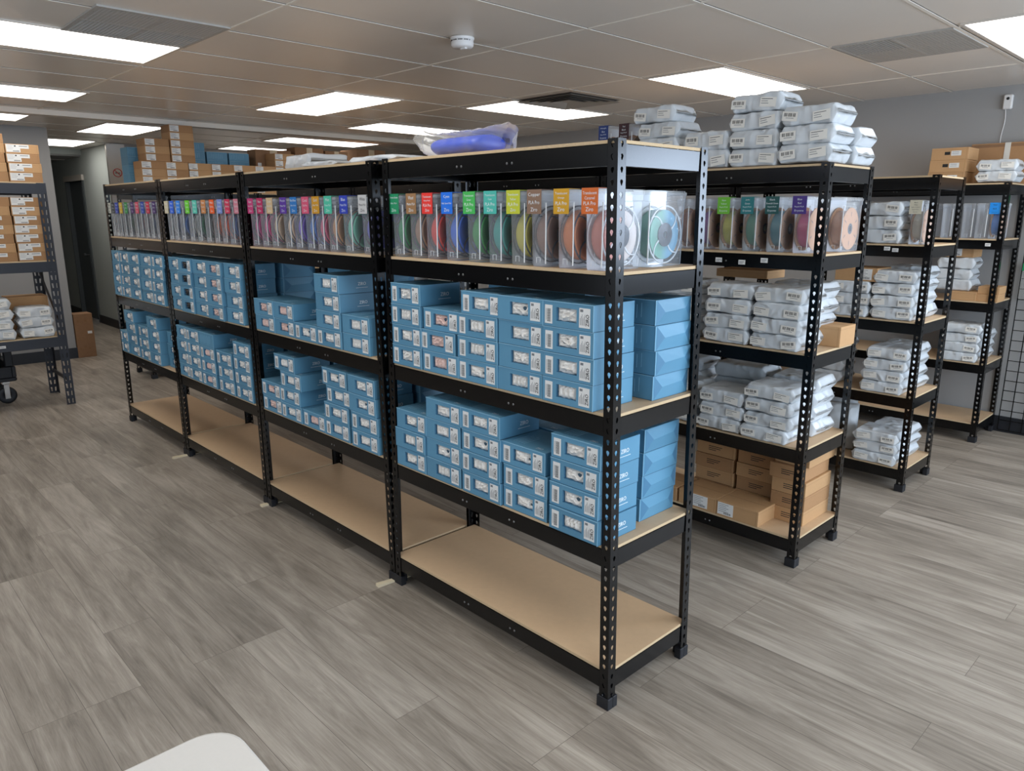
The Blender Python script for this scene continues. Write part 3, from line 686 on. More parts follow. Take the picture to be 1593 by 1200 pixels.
# rear row of the nearest rack
RC = [(60, 60, 66), (200, 70, 60), (70, 90, 160), (80, 110, 90), (190, 190, 190), (60, 70, 90), (180, 120, 60), (120, 60, 80), (90, 90, 96)]
for k, x in enumerate(AX[:9]):
    if k == 8: x -= .01
    case(x+.01, .235, Z4, f'clear plastic case right behind the {A_T[k][3]} tagged case, nearest front rack', 'rear clear cases on the nearest front rack', None, RC[k], 'dark', f'filament spool in the case behind the {A_T[k][3]} tagged one')
case(-.160, .236, Z4, 'clear case holding the white-rimmed green and blue spool, right end', 'rear clear cases on the nearest front rack', None, (112, 168, 152), 'white', 'white-rimmed spool of green and blue filament in the end case', (104, 158, 186))
B_T = [((206, 62, 124), ['Rose', 'Silky PLA', 'Ziro'], (220, 80, 150), 'first pink'), ((196, 32, 96), ['Rose', 'Matte PLA', 'Ziro'], (230, 80, 150), 'crimson pink'), ((222, 190, 146), ['Cream', 'Matte PLA', 'Ziro'], (220, 190, 160), 'cream'),
 ((90, 48, 160), ['Purple', 'Matte PLA', 'Ziro'], (230, 200, 170), 'purple'), ((30, 120, 196), ['Sky Blue', 'Silky PLA', 'Ziro'], (120, 80, 200), 'sky blue'), ((220, 84, 120), ['Coral', 'PLA Pro', 'Ziro'], (70, 130, 210), 'coral pink'),
 ((206, 148, 24), ['Gold', 'Silky PLA', 'Ziro'], (220, 90, 130), 'gold'), ((72, 190, 160), ['Mint', 'Matte PLA', 'Ziro'], (210, 150, 100), 'mint green'), ((36, 60, 176), ['Blue', 'Matte PLA', 'Ziro'], (110, 200, 170), 'deep blue'), ((196, 196, 196), ['White', 'Matte PLA', 'Ziro'], (110, 110, 200), 'pale grey White')]
BX = [-2.455, -2.347, -2.24, -2.098, -1.994, -1.882, -1.787, -1.679, -1.549, -1.400]
C_T = [((206, 196, 168), (190, 190, 190), 'cream'), ((30, 96, 216), (90, 90, 110), 'deep blue'), ((34, 128, 224), (60, 110, 180), 'bright blue'), ((104, 206, 40), (190, 190, 190), 'lime green'), ((84, 196, 176), (60, 120, 90), 'teal'), ((200, 132, 76), (110, 110, 110), 'tan'), ((232, 92, 30), (200, 100, 60), 'orange'), ((124, 146, 214), (240, 110, 70), 'lavender'), ((208, 44, 84), (90, 110, 160), 'red'), ((216, 132, 150), (200, 120, 120), 'pale pink')]
CX = [-3.655, -3.564, -3.455, -3.310, -3.195, -3.067, -2.947, -2.841, -2.738, -2.623]
D_T = [((214, 214, 204), (120, 120, 120), 'white'), ((52, 60, 68), (100, 100, 100), 'charcoal'), ((34, 66, 180), (110, 110, 120), 'dark blue'), ((224, 182, 32), (110, 110, 110), 'yellow'), ((46, 150, 74), (90, 110, 90), 'green'), ((78, 40, 110), (100, 100, 110), 'dark purple'), ((220, 78, 106), (120, 80, 90), 'pink'), ((34, 74, 176), (90, 60, 70), 'royal blue'), ((204, 36, 72), (80, 90, 120), 'crimson'), ((66, 34, 104), (100, 90, 110), 'violet')]
DX = [-4.870, -4.738, -4.655, -4.560, -4.447, -4.312, -4.212, -4.103, -3.998, -3.880]
for X, T, un in ((BX, B_T, 'second'), (CX, C_T, 'third'), (DX, D_T, 'farthest')):
    for k, x in enumerate(X):
        if un == 'second': c, l, f, n = T[k]; L = [(l[0], .013), (l[1], .009), (l[2], .012)]
        else: c, f, n = T[k]; L = [('Matte', .012), ('PLA Pro', .010), ('Ziro', .012)]
        dk = n in ('pale grey White', 'white')
        to = .006
        if un == 'farthest' and k == 0: x, to = -4.822, .010
        case(x+.004, .012, Z4, f'clear plastic case with the {n} tag on the {un} front rack', f'tagged clear cases on the {un} front rack', (c, L, dk), f, 'dark', f'filament spool inside the case with the {n} tag, {un} front rack', toff=to)
        if un == 'second' and k < 9 and k % 2 == 0: case(x+.012, .236, Z4, f'clear case behind the {n} tagged case on the {un} front rack', 'rear clear cases on the front racks', None, (80, 84, 92), 'dark', f'dark spool in the case behind the {n} tagged one, {un} rack')
# middle rack cases
E_T = [((112, 190, 60), ['Neon', 'Yellow', 'Rapid PLA', 'Eryone'], (206, 204, 60), 'lime Neon Yellow', -.565), ((40, 122, 128), ['Jade', 'Green', 'Rapid PLA', 'Eryone'], (60, 150, 120), 'teal', -.445), ((30, 84, 84), ['Black', 'Emerald Green', 'Rapid PLA', 'Eryone'], (40, 130, 146), 'dark green Black Emerald', -.325), ((70, 50, 130), ['Blue', 'Red', 'Rapid PLA', 'Eryone'], (200, 60, 120), 'purple Blue Red', -.200)]
for c, l, f, n, x in E_T:
    case(x+.004, Y2+.014, Z4, f'clear plastic case with the {n} tag on the middle rack', 'clear cases on the middle rack', (c, [(l[0], .008), (l[1], .008), (l[2], .0075), (l[3], .011)]), f, 'card', f'cardboard-sided spool in the case with the {n} tag')
case(-.685, Y2+.014, Z4, 'clear case with a purple spool, left of the lime tagged case', 'clear cases on the middle rack', None, (130, 60, 150), 'card', 'cardboard-sided spool of purple filament on the middle rack')
case(-.80, Y2+.014, Z4, 'clear case with a brown spool seen beside the corner post', 'clear cases on the middle rack', None, (150, 100, 80), 'card', 'cardboard-sided spool of brown filament on the middle rack')
case(-.145, Y2+.238, Z4, 'clear case with a tan cardboard spool at the rear right corner, middle rack', 'clear cases on the middle rack', None, (206, 160, 130), 'card', 'tan cardboard spool at the rear right corner of the middle rack')
for x in (-.27, -.40, -.55): case(x, Y2+.238, Z4, f'clear case in the rear row of the middle rack, {dict(zip((-.27, -.40, -.55), ("right", "centre", "left")))[x]} one', 'clear cases on the middle rack', None, (170, 120, 90), 'card', f'cardboard spool in the rear row of the middle rack, {dict(zip((-.27, -.40, -.55), ("right", "centre", "left")))[x]} one')
# two cases on top of the middle row
for c, x, n, l in (((30, 56, 120), -1.30, 'navy', ['Midnight', 'Blue']), ((58, 28, 36), -1.165, 'maroon', ['Red', 'Black'])):
    case(x, Y2+.02, 1.826, f'clear case with the {n} tag on top of the second-row racks', 'clear cases on top of the racks', (c, [(l[0], .008), (l[1], .008), ('Rapid PLA', .007), ('Eryone', .011)]), (176, 156, 140), 'card', f'cardboard spool in the {n} tagged case on top')
# third row and wall rack cases
case(-.186, Y3+.014, Z4, 'clear case with the cream tag on the third-row rack', 'clear cases on the third-row rack', ((206, 200, 180), [('Black', .006), ('White', .006), ('Light Yellow', .006), ('Rapid PLA', .006), ('Eryone', .006)], True), (206, 196, 176), 'card', 'cream filament spool in the cream tagged case, third-row rack')
for x, n in ((-.56, 'leftmost'), (-.445, 'second'), (-.315, 'third')): case(x, Y4+.014, Z4, f'empty clear plastic case, {n} on the wall rack', 'empty clear cases on the wall rack')
case(-.23, Y4+.014, Z4, 'empty clear plastic case next to the bright blue tagged one, wall rack', 'empty clear cases on the wall rack')
case(-.145, Y4+.014, Z4, 'clear case with the bright blue tag on the wall rack', 'clear cases on the wall rack', ((34, 146, 236), [('Neon', .009), ('BLUE', .009), ('Rapid PLA', .006)], True), (50, 130, 220), 'card', 'bright blue filament spool in the blue tagged case, wall rack')
# small price stickers on the beams
def stick(x, y, z, lab, rz=0, w=.034): 
    b = MB(); b.box(0, w, -.0008, 0, 0, .021, 'label'); b.box(.004, w-.006, -.0011, -.0008, .011, .0135, 'greyink'); b.box(.004, w-.012, -.0011, -.0008, .005, .007, 'greyink')
    tag(link('shelf_sticker', b.mesh('shelf_sticker'), None, (x, y, z), rz), lab, 'sticker', 'small white stickers on the shelf beams')
for x, n in ((-.655, 'left of'), (-.555, 'below'), ): stick(x, Y2+.0014, 1.398, f'white sticker on the middle rack beam {n} the lime tagged case')
stick(-.435, Y2+.0014, 1.392, 'white sticker on the middle rack beam below the teal tagged case'); stick(-.325, Y2+.0014, 1.405, 'white sticker on the middle rack beam below the dark green tagged case')
stick(-.30, Y3+.0014, 1.415, 'white sticker on the third-row beam below the grey parcels'); stick(-.255, Y3+.0014, 1.408, 'white sticker on the third-row beam left of the cream tagged case')
stick(-.145, Y4+.0014, 1.402, 'white sticker on the wall rack beam below the blue tagged case')
# ---------------------------------------------------------------- grey mailer bags
def bag_mesh(sd, L=.262, Dp=.205, H=.080):
    b = MB(); nu, nv = 46, 44; V = []; F = []; rnd = random.Random(sd)
    tipz = rnd.uniform(-.15, .25); 
    for i in range(nu+1):
        u = -1+2*i/nu; au = abs(u)
        e = 1 if au < .84 else max(.0, 1-((au-.84)/.16)**1.05)
        hz = H/2*(.05+.95*e); hy = Dp/2*(1-.10*(1-e)); x = u*L/2*.965
        zc = H/2*(1+tipz*(1-e)*.8)
        for j in range(nv):
            a = 2*math.pi*j/nv; c, s = math.cos(a), math.sin(a)
            y = math.copysign(abs(c)**.22, c)*hy; z = math.copysign(abs(s)**.22, s)*hz
            p = Vector((x*9+sd*3.3, y*9, z*14+sd)); r = 1-abs(noise.noise(p))*2; r2_ = 1-abs(noise.noise(p*2.3+Vector((5, 1, 2))))*2
            amp = .0095+.013*(1-e)*(.4 if au > .98 else 1)
            d = (r*.7+r2_*.4-.6)*amp
            q = Vector((0, y/hy, z/max(hz, .02)*.6)).normalized()
            yy = y+q.y*d-(.003 if c < -.6 else 0); zz = zc+z+q.z*d
            V.append((x+noise.noise(p*1.7)*.004, yy, max(.0004, min(H+.006, zz))))
    for i in range(nu):
        for j in range(nv): k = (j+1) % nv; F.append((i*nv+j, i*nv+k, (i+1)*nv+k, (i+1)*nv+j))
    F.append(tuple(range(nv))); F.append(tuple(nu*nv+j for j in reversed(range(nv))))
    b.add(V, F, 'bag'); return b.mesh('mailer_bag', True)
BG = [bag_mesh(s) for s in range(1, 7)]
def bag_labels(bar):
    b = MB(); w, h = (.070, .038) if bar else (.074, .040)
    b.box(-w/2, w/2, -.0006, 0, -h/2, h/2, 'bagtag')
    if bar:
        x = -w/2+.008; i = 0
        while x < w/2-.010:
            t = (.0014, .0026, .0009, .002)[i % 4]; b.box(x, x+t, -.0009, -.0006, -.001, h/2-.006, 'ink'); x += t+.0016+(.003 if i % 5 == 4 else 0); i += 1
        b.box(-.018, .018, -.0009, -.0006, -.008, -.006, 'greyink')
    else:
        for k, ww in enumerate((.052, .030, .034)): b.box(-w/2+.005, -w/2+.005+ww, -.0009, -.0006, h/2-.0085-k*.009, h/2-.0062-k*.009, 'greyink' if k else 'ink')
    return b.mesh('barcode_sticker' if bar else 'address_sticker')
GB, GA = bag_labels(True), bag_labels(False)
_n = [0]
def bag(x, y, z, lab, group, front='ab', rz=0, sc=(1, 1, 1)):
    "x,y = left front corner"
    _n[0] += 1; k = _n[0]
    L, Dp = .262*sc[0], .205*sc[1]
    o = tag(link('parcel_bag', BG[k % 6], None, (x+L/2, y+Dp/2, z), rz), lab, 'parcel', group); o.scale = sc
    if front:
        p = {'ab': ((-.075, GB), (.062, GA)), 'ba': ((-.07, GA), (.07, GB)), 'b': ((.06, GB),)}[front]
        for dx, m in p:
            s = link('sticker', m, o, (dx+random.uniform(-.008, .008), -.205/2-.0072, .036+random.uniform(-.005, .005))); s.rotation_euler = (random.uniform(-.05, .05), random.uniform(-.12, .12), 0)
    return o
def bags(x, y, z, n, where, group, front='ab', pitch=.0715, dx=None, sc=(1, 1, 1)):
    if -.4 < x < -.3: x -= .012
    for k in range(n):
        o = (dx[k] if dx else random.uniform(-.008, .008))
        bag(x+o, y+random.uniform(-.006, .006), z+.0005+k*pitch, f'grey parcel, {ORD[k+1]} up in {where}', group, front, random.uniform(-.03, .03), (sc[0], sc[1], sc[2]*pitch/.077))
T2 = 1.826; g = 'grey parcels on top of the middle rack'
bags(-1.060, Y2+.01, T2, 4, 'the left stack on top of the middle rack', g, 'ab', .077, [0, .0, 0, -.03])
bags(-.775, Y2+.01, T2, 2, 'the low second stack on top of the middle rack', g, 'ab', .083)
bags(-.535, Y2+.005, T2, 4, 'the third stack on top of the middle rack', g, 'ab', .077, [0, 0, 0, .0])
bags(-.290, Y2-.005, T2+.004, 3, 'the right stack on top of the middle rack', g, 'ab', .077, sc=(.98, 1, 1))
bags(-.27, Y2+.21, T2+.004, 2, 'the stack behind the right one on the middle rack', g, None, .077, sc=(.95, .95, 1))
g = 'grey parcels on the middle rack shelves'
bags(-.885, Y2+.0, 1.018, 4, 'the left stack, third shelf up of the middle rack', g, 'ab', .070)
bags(-.600, Y2-.008, 1.018, 4, 'the centre stack, third shelf up of the middle rack', g, 'ab', .070)
bags(-.345, Y2-.008, 1.018, 4, 'the right stack, third shelf up of the middle rack', g, 'ba', .070, [0, 0, .005, .01])
bags(-.365, Y2+.208, 1.018, 4, 'the rear stack, third shelf up of the middle rack', g, None, .072, sc=(1.02, .96, 1))
bags(-.885, Y2+.02, .58, 3, 'the left stack, second shelf up of the middle rack', g, 'ab', .068)
bags(-.610, Y2+.0, .58, 3, 'the centre stack, second shelf up of the middle rack', g, 'ab', .068)
bags(-.350, Y2-.008, .58, 4, 'the right stack, second shelf up of the middle rack', g, 'ab', .066, [-.015, .005, 0, 0], (1, 1.05, 1))
bags(-.335, Y2+.215, .58, 4, 'the rear right stack, second shelf up of the middle rack', g, None, .070, sc=(1.0, .98, 1))
bags(-.66, Y2+.215, .58, 4, 'the rear centre stack, second shelf up of the middle rack', g, None, .074, sc=(1.15, .9, 1))
bags(-1.0, Y2+.215, .58, 4, 'the rear left stack, second shelf up of the middle rack', g, None, .074, sc=(1.1, .9, 1))
g = 'grey parcels seen through the front row'
for i, (x, zz, n, w) in enumerate(((-1.60, 1.018, 5, 'right, upper'), (-1.90, 1.018, 5, 'centre, upper'), (-2.20, 1.018, 5, 'left, upper'), (-1.60, .58, 4, 'right, lower'), (-1.95, .58, 4, 'centre, lower'))):
    bags(x, Y2+.02, zz, n, f'the {w} stack of the second-row rack behind the nearest', g, 'ab', .070)
for i, (x, zz, n, w) in enumerate(((-2.85, 1.018, 5, 'right, upper'), (-3.2, 1.018, 4, 'left, upper'))):
    bags(x, Y2+.02, zz, n, f'the {w} stack of the second-row rack behind the second', g, 'ab', .070)
g = 'grey parcels on the third-row rack'
bags(-.47, Y3+.01, Z4, 3, 'the stack beside the cream tagged case, third-row rack', g, 'b', .078)
bags(-.75, Y3+.01, Z4, 3, 'the left stack beside the cases, third-row rack', g, 'b', .078)
bags(-.343, Y3+.0, 1.018, 4, 'the right stack under the brown box shelf, third-row rack', g, 'ba', .070, sc=(.98, 1, 1))
bags(-.60, Y3+.0, 1.018, 3, 'the left stack beneath the brown box, third-row rack', g, 'ba', .070)
bags(-.33, Y3+.215, 1.018, 4, 'the rear stack of the upper parcel shelf, third-row rack', g, None, .075, sc=(.94, 1, 1))
bags(-.350, Y3-.005, .58, 4, 'the stack of four, second shelf up, third-row rack', g, 'ba', .068, [0, 0, .01, .02], (1.0, 1, 1))
bags(-.33, Y3+.215, .58, 4, 'the rear stack of four, second shelf up, third-row rack', g, None, .068, sc=(.94, 1, 1))
bags(-.75, Y3+.1, .58, 4, 'the left stack, second shelf up, third-row rack', g, None, .07)
bags(-.352, Y3-.005, .142, 3, 'the bottom shelf stack of the third-row rack', g, 'ba', .066, [.0, 0, 0], (1.06, 1, 1))
bags(-.33, Y3+.215, .142, 3, 'the rear bottom shelf stack of the third-row rack', g, None, .066, sc=(.94, 1, 1))
g = 'grey parcels on the wall rack'
bags(-.335, Y4-.005, .58, 4, 'the lower parcel stack of the wall rack', g, 'b', .068)
bags(-.30, Y4+.215, .58, 3, 'the rear lower parcel stack of the wall rack', g, None, .070, sc=(.85, .85, 1))
bags(-.46, Y4+.05, 1.08, 3, 'the pale upper parcel stack of the wall rack', g, None, .078)
bags(-.275, Y4+.02, T2+.004, 2, 'the pair on top of the wall rack', g, 'ab', .074)
# grey sleeve on the third-row bottom shelf
b = MB(); b.box(-.09, .09, -.05, .05, 0, .30, 'bag', .012); b.box(-.08, .08, -.004, .004, .28, .33, 'bag', .003)
tag(link('folded_sleeve', b.mesh('folded_sleeve', True), None, (-.50, Y3+.18, .1425), .3), 'upright grey plastic sleeve behind the bottom parcel stack, third-row rack', 'parcel')
# ---------------------------------------------------------------- brown cardboard boxes
def carton_mesh(w, d, h, m='brown'):
    b = MB(); b.box(-w/2, w/2, 0, d, 0, h, m, .0015)
    b.box(-w/2+.002, w/2-.002, d/2-.0008, d/2+.0008, h, h+.0004, 'brown_line'); b.box(-w/2-.0002, w/2+.0002, .0, d, h-.0135, h-.0128, 'brown_line')
    b.box(w/2-.012, w/2-.011, -.0003, 0, .003, h-.003, 'brown_line')
    return b
def carton_label(w, h, x0, kind='long'):
    b = MB(); X = -w/2+x0
    if kind == 'long':
        b.box(X, X+.155, -.0008, 0, h*.55, h*.95, 'label'); b.box(X, X+.095, -.00085, 0, h*.14, h*.56, 'label')
        for k in range(4): b.box(X+.006, X+.05-.008*(k % 2), -.0011, -.0008, h*(.86-.14*k), h*(.88-.14*k), 'greyink')
        b.box(X+.055, X+.066, -.0011, -.0008, h*.72, h*.86, 'ink'); b.box(X+.088, X+.145, -.0011, -.0008, h*.76, h*.83, 'greyink')
        for k in range(9): b.box(X+.045+.0048*k, X+.0475+.0048*k, -.0011, -.0008, h*.20, h*.32, 'ink')
    elif kind == 'short':
        b.box(X, X+.085, -.0008, 0, h*.12, h*.92, 'label')
        for k in range(5): b.box(X+.006, X+.06-.012*(k % 2), -.0011, -.0008, h*(.80-.12*k), h*(.83-.12*k), 'greyink')
        for k in range(8): b.box(X+.035+.005*k, X+.0375+.005*k, -.0011, -.0008, h*.18, h*.30, 'ink')
    elif kind == 'small':
        b.box(X, X+.035, -.0005, 0, h*.42, h*.68, 'ink'); b.box(X+.042, X+.105, -.0008, 0, h*.34, h*.74, 'label')
        for k in range(2): b.box(X+.048, X+.09, -.0011, -.0008, h*(.62-.14*k), h*(.65-.14*k), 'greyink')
    else:
        for k in range(3): b.box(X, X+(.08, .07, .045)[k], -.0004, 0, h*(.62-.14*k), h*(.67-.14*k), 'ink')
    return b
_c = {}
def carton(x, y, z, w, d, h, lab, group, kind=None, lx=.02, m='brown', rz=0, tape=False):
    "x = left, y = front"
    k = (w, d, h, m)
    if k not in _c: _c[k] = carton_mesh(w, d, h, m).mesh('carton')
    c, s = math.cos(rz), math.sin(rz)
    o = tag(link('cardboard_box', _c[k], None, (x+c*w/2, y+s*w/2, z+.0004), rz), lab, 'box', group)
    if kind:
        q = (w, h, lx, kind)
        if q not in _c: _c[q] = carton_label(*q).mesh('box_label')
        link('printed_label' if kind != 'print' else 'printed_text', _c[q], o)
    if tape: b = MB(); b.box(-.02, .02, -.0006, d*1, h, h+.0008, 'tape'); link('tape', b.mesh('tape'), o)
    return o
g = 'brown boxes on the bottom shelf of the middle rack'
carton(-.90, Y2+.002, .142, .20, .20, .075, 'flat brown carton behind the corner post, bottom shelf of middle rack', g, None)
carton(-.685, Y2+.002, .142, .222, .20, .078, 'flat brown carton at the front left, bottom shelf of middle rack', g, 'short', .085, 'brown')
carton(-.375-.085, Y2+.0, .142, .225, .20, .078, 'flat brown carton with a white label at the front, bottom of middle rack', g, 'short', .006, 'brown')
for k, (x, hh) in enumerate(((-.735, 4), (-.49, 4))):
    for j in range(hh): carton(x+.004*(j % 2), Y2+.225+.004*(j % 2), .142+.0735*j, .225, .20, .072, f'brown carton, {ORD[j+1]} up in the {("left", "centre")[k]} rear stack, bottom of middle rack', g, 'print', .07, 'brown' if (j+k) % 2 else 'brown_dark')
for j in range(5): carton(-.262+(.0, .0, .0, -.012, .003)[j], Y2+.165+(0, 0, 0, -.01, .01)[j], .142+.0735*j, .172, .28, .072, f'brown carton, {ORD[j+1]} up in the right stack, bottom of middle rack', g, 'print', .06, 'brown' if j % 2 == 0 else 'brown_dark')
for j in range(2): carton(-1.12, Y2+.05, .142+.0735*j+(.0), .17, .20, .072, f'brown carton near the left post, {ORD[j+1]} up, bottom of middle rack', g, None)
carton(-.239, Y2+.258, 1.018, .20, .165, .095, 'brown carton at the rear right behind the grey parcels, middle rack', g, None)
carton(-.70, Y2+.26, 1.018+.29, .28, .18, .04, 'thin brown carton on the rear parcels of the middle rack', g, None)
carton(-.565, Y3+.0, 1.018+.213, .245, .22, .078, 'brown carton with a white label on grey parcels, third-row rack', 'brown boxes on the third-row rack', 'short', .13)
g = 'brown boxes on the wall rack'
for j in range(3): carton(-.575+.004*j, Y4+.03, T2+.0825*j, .235, .235, .082, f'brown carton, {ORD[j+1]} up in the stack on top of the wall rack', g, 'small', .085)
carton(-.34, Y4+.01, 1.018, .185, .20, .062, 'low brown carton below the pale parcels, wall rack', g, None)
for j in range(2): carton(-.155, Y4+.02+.01*j, 1.018+.053*j, .13, .18, .052, f'small flat brown carton, {ORD[j+1]} up at the right of the wall rack', g, 'short', .045) if False else carton(-.155, Y4+.02+.01*j, 1.018+.053*j, .13, .18, .052, f'small flat brown carton, {ORD[j+1]} up at the right of the wall rack', g, None)
carton(-.48, Y4+.06, 1.018+.30, .26, .2, .075, 'brown carton on top of the pale parcels, wall rack', g, 'short', .1)
# brown board leaning on the wall above the wall rack
b = MB(); b.box(-.42, .62, 0, .03, 0, .29, 'brown_dark', .002); b.box(-.42, .62, -.0008, 0, .262, .282, 'kraft_worn')
r = tag(link('cardboard_sheet', b.mesh('cardboard_sheet'), None, (.0, Y4+.40, T2+.0005), 0), 'wide brown cardboard sheet against the wall on top of the wall rack', 'cardboard')
b = MB(); b.box(-.018, .018, -.0035, -.001, .0, .292, 'strap'); b.box(-.018, .018, -.0035, .033, .290, .292, 'strap'); link('strap', b.mesh('strap'), r, (-.19, 0, 0))
# tall stacks beyond the front row: boxes face +x
RX = -6.35
def rbox(x, y, z, lab, g, m='brown', w=.228, h=.0695): return carton(x, y, z, w, .215, h, lab, g, 'short', .008, m, math.pi/2)
g = 'brown boxes beyond the front row'
cols = (.765, .993, 1.205, 1.435, 1.665, 1.895, 2.125, 2.36)
for i, y in enumerate(cols):
    for j in range((4, 4, 4, 4, 4, 4, 6, 5)[i]):
        if j < 2: continue
        rbox(RX-.0, y, T2+.07*(j), f'brown carton, {ORD[j+1]} up in the {ORD[i+1]} column beyond the front row', g, 'brown' if (i+j) % 3 else 'brown_dark')
    for j in range(2): rbox(RX-.0, y, T2+.07*j, f'brown carton, {ORD[j+1]} up in the {ORD[i+1]} column beyond the front row', g)
for j in range(3): rbox(RX+.0, .815, T2+.28+.07*j, f'brown carton, {ORD[j+1]} up of the upper left tower beyond the front row', g, 'brown' if j % 2 else 'brown_dark')
for j in range(5): rbox(RX+.0, 1.055, T2+.28+.07*j, f'brown carton, {ORD[j+1]} up of the tallest tower beyond the front row', g, 'brown' if j % 2 else 'brown_dark')
g = 'blue boxes beyond the front row'
for i in range(2):
    for j in range(5):
        bb = blue_box(-6.58, .765+.080*i, T2+j*.0832, 'p', f'small blue box end, {("left", "right")[i]} column, {ORD[j+1]} up, beside the brown carton towers', g, rz=math.pi/2); bb.scale = (.355, 1, 1)
for i in range(4):
    for j in range((6, 6, 5, 5)[i]): blue_box(-6.60-BD*0, 1.03+.235*i+BW/2+.0, T2+j*.0832, 'p', f'blue filament box, {ORD[i+1]} column, {ORD[j+1]} up, behind the brown cartons', g, rz=math.pi/2)
def worn(x, y, z, w, d, h, lab, rz, patch=None):
    b = MB(); b.box(0, w, 0, d, 0, h, 'kraft_worn', .004); o = tag(link('shipping_carton', b.mesh('shipping_carton'), None, (x, y, z), rz), lab, 'box', 'large worn cartons far behind the front row')
    b = MB(); b.box(w*.40, w*.60, -.0012, 0, 0, h, 'tape'); link('tape', b.mesh('tape'), o)
    if patch: b = MB(); b.box(w*patch[0], w*patch[1], -.0022, -.0012, h*patch[2], h*patch[3], 'label'); link('paper_label', b.mesh('paper_label'), o)
    return o
worn(-6.58, 2.02, T2+.0005, .42, .20, .47, 'large dark worn carton with a small white mark', math.pi/2, (.05, .15, .4, .7))
worn(-6.60, 2.50, T2+.0005, .36, .20, .52, 'large worn carton with a scribbled front', math.pi/2, (.1, .8, .3, .34))
worn(-6.60, 2.88, T2+.0005, .30, .20, .50, 'large worn carton with torn white paper on its front', math.pi/2, (.2, .75, .3, .8))
for k, (y, w, h, z0, lab) in enumerate(((3.50, .42, .70, 1.70, 'large carton with raised flaps behind the white bag'), (3.96, .36, .66, 1.70, 'large carton with a white label at the far right end'))):
    worn(-6.9, y, z0, w, .4, h, lab, math.pi/2, (.3, .8, .55, .85))
b = MB()
for yy in (3.45, 4.60):
    for xx in (-7.35, -6.88): b.box(xx, xx+.04, yy, yy+.04, 0, 1.70, 'steel')
b.box(-7.35, -6.84, 3.45, 4.64, 1.66, 1.6995, 'steel')
tag(link('storage_table', b.mesh('storage_table'), None), 'dark tall stand far behind, under the cartons with raised flaps', 'stand')
# ---------------------------------------------------------------- things on the front row top
b = MB(); nu, nv = 60, 26; V = []; F = []
for i in range(nu+1):
    u = i/nu; x = -.26+.53*u
    if u < .30: k = 1-u/.30
    elif u > .86: k = (u-.86)/.14
    else: k = 0
    hz = .040-.012*k if u < .5 else .040-.006*k; hy = .088*(1-k)+.010+.012*k
    lift = .050*k**1.3 if u < .5 else .020*k
    for j in range(nv):
        a = 2*math.pi*j/nv; c, s_ = math.cos(a), math.sin(a)
        q = Vector((x*15, c*1.6, s_*1.6)); d = (1-2*abs(noise.noise(q)))*.006
        V.append((x+noise.noise(q*2)*.008+.02*k*s_*(-1 if u < .5 else .6), math.copysign(abs(c)**.6, c)*(hy+d)+.012*k*math.sin(s_*5), max(.0006, .041+lift+math.copysign(abs(s_)**.6, s_)*(hz+d))))
for i in range(nu):
    for j in range(nv): k = (j+1) % nv; F.append((i*nv+j, i*nv+k, (i+1)*nv+k, (i+1)*nv+j))
b.add(V, F, 'film'); o = tag(link('plastic_pouch', b.mesh('plastic_pouch', True), None, (-.875, .13, T2+.001), -.02), 'crumpled clear plastic pouch around a blue roll on top of the nearest rack', 'bag')
b = MB(); b.lathe([(0, -.138), (.024, -.138), (.030, -.13), (.0315, -.11), (.0315, .10), (.030, .128), (.024, .138), (0, .138)], 'bluefilm', 30, 'x')
o2 = tag(link('film_roll', b.mesh('film_roll', True), None, (-.835, .13, T2+.037)), 'bright blue rolled film inside the crumpled clear pouch', 'roll'); o2.scale = (1, 2.4, 1.05)
bag(-2.22, .10, T2+.001, 'crumpled white plastic bag lying on top of the second front rack', 'white plastic bags on the front row', None, -.05, (1.15, 1, .9))
bag(-1.92, .04, T2+.001, 'thin flat white plastic bag beside the crumpled one, second front rack', 'white plastic bags on the front row', None, .06, (1.1, .8, .28))
bag(-1.50, .03, T2+.001, 'flat white plastic bag across the joint of the two nearest front racks', 'white plastic bags on the front row', None, .02, (1.3, .9, .30))
# ---------------------------------------------------------------- left shelf
def heavy_post(H):
    b = MB(); w = .068; th = .003; p = .065; n = int(H/p); p = H/n
    for side in (0, 1):
        for i in range(n):
            z0 = i*p
            def P(u, z, d): return (u, d, z0+z) if side == 0 else (d, u, z0+z)
            # solid strips around two slanted slots
            hx = [(.012, .026), (.042, .056)]
            zs = (.013, .052)
            for (a, c) in ((0, w),):
                for z1, z2 in ((0, zs[0]), (zs[1], p)):
                    q = [P(0, z1, 0), P(w, z1, 0), P(w, z2, 0), P(0, z2, 0)]; b.quad(q, 'steel_old'); b.quad([P(0, z2, th), P(w, z2, th), P(w, z1, th), P(0, z1, th)], 'steel_old')
            edges = [(0, 0, hx[0][0]+.002, hx[0][0]-.002), (hx[0][1]-.001, hx[0][1]+.0-.003, hx[1][0]+.001, hx[1][0]+.003), (hx[1][1]-.002, hx[1][1]+.002, w, w)]
            for l0, l1, r0, r1 in edges:
                for d in (0, th): b.quad([P(l0, zs[0], d), P(r0, zs[0], d), P(r1, zs[1], d), P(l1, zs[1], d)], 'steel_old')
    return b
LX, LD = -5.80, .60
lev = (.605, 1.238, 1.865)
r = tag(link('storage_shelf', None, None, (LX-LD/2, -1.15, 0)), 'wide dark slotted shelf at the left edge with brown boxes and parcels', 'shelving rack')
hp = heavy_post(1.86).mesh('slotted_post')
for yy, sy in ((-.165, -1), (-2.13, 1)):
    for xx, sx in ((LX, -1), (LX-LD, 1)):
        o = link('post', hp, r, (xx-(LX-LD/2), yy+1.15, 0)); o.scale = (sx, sy, 1)
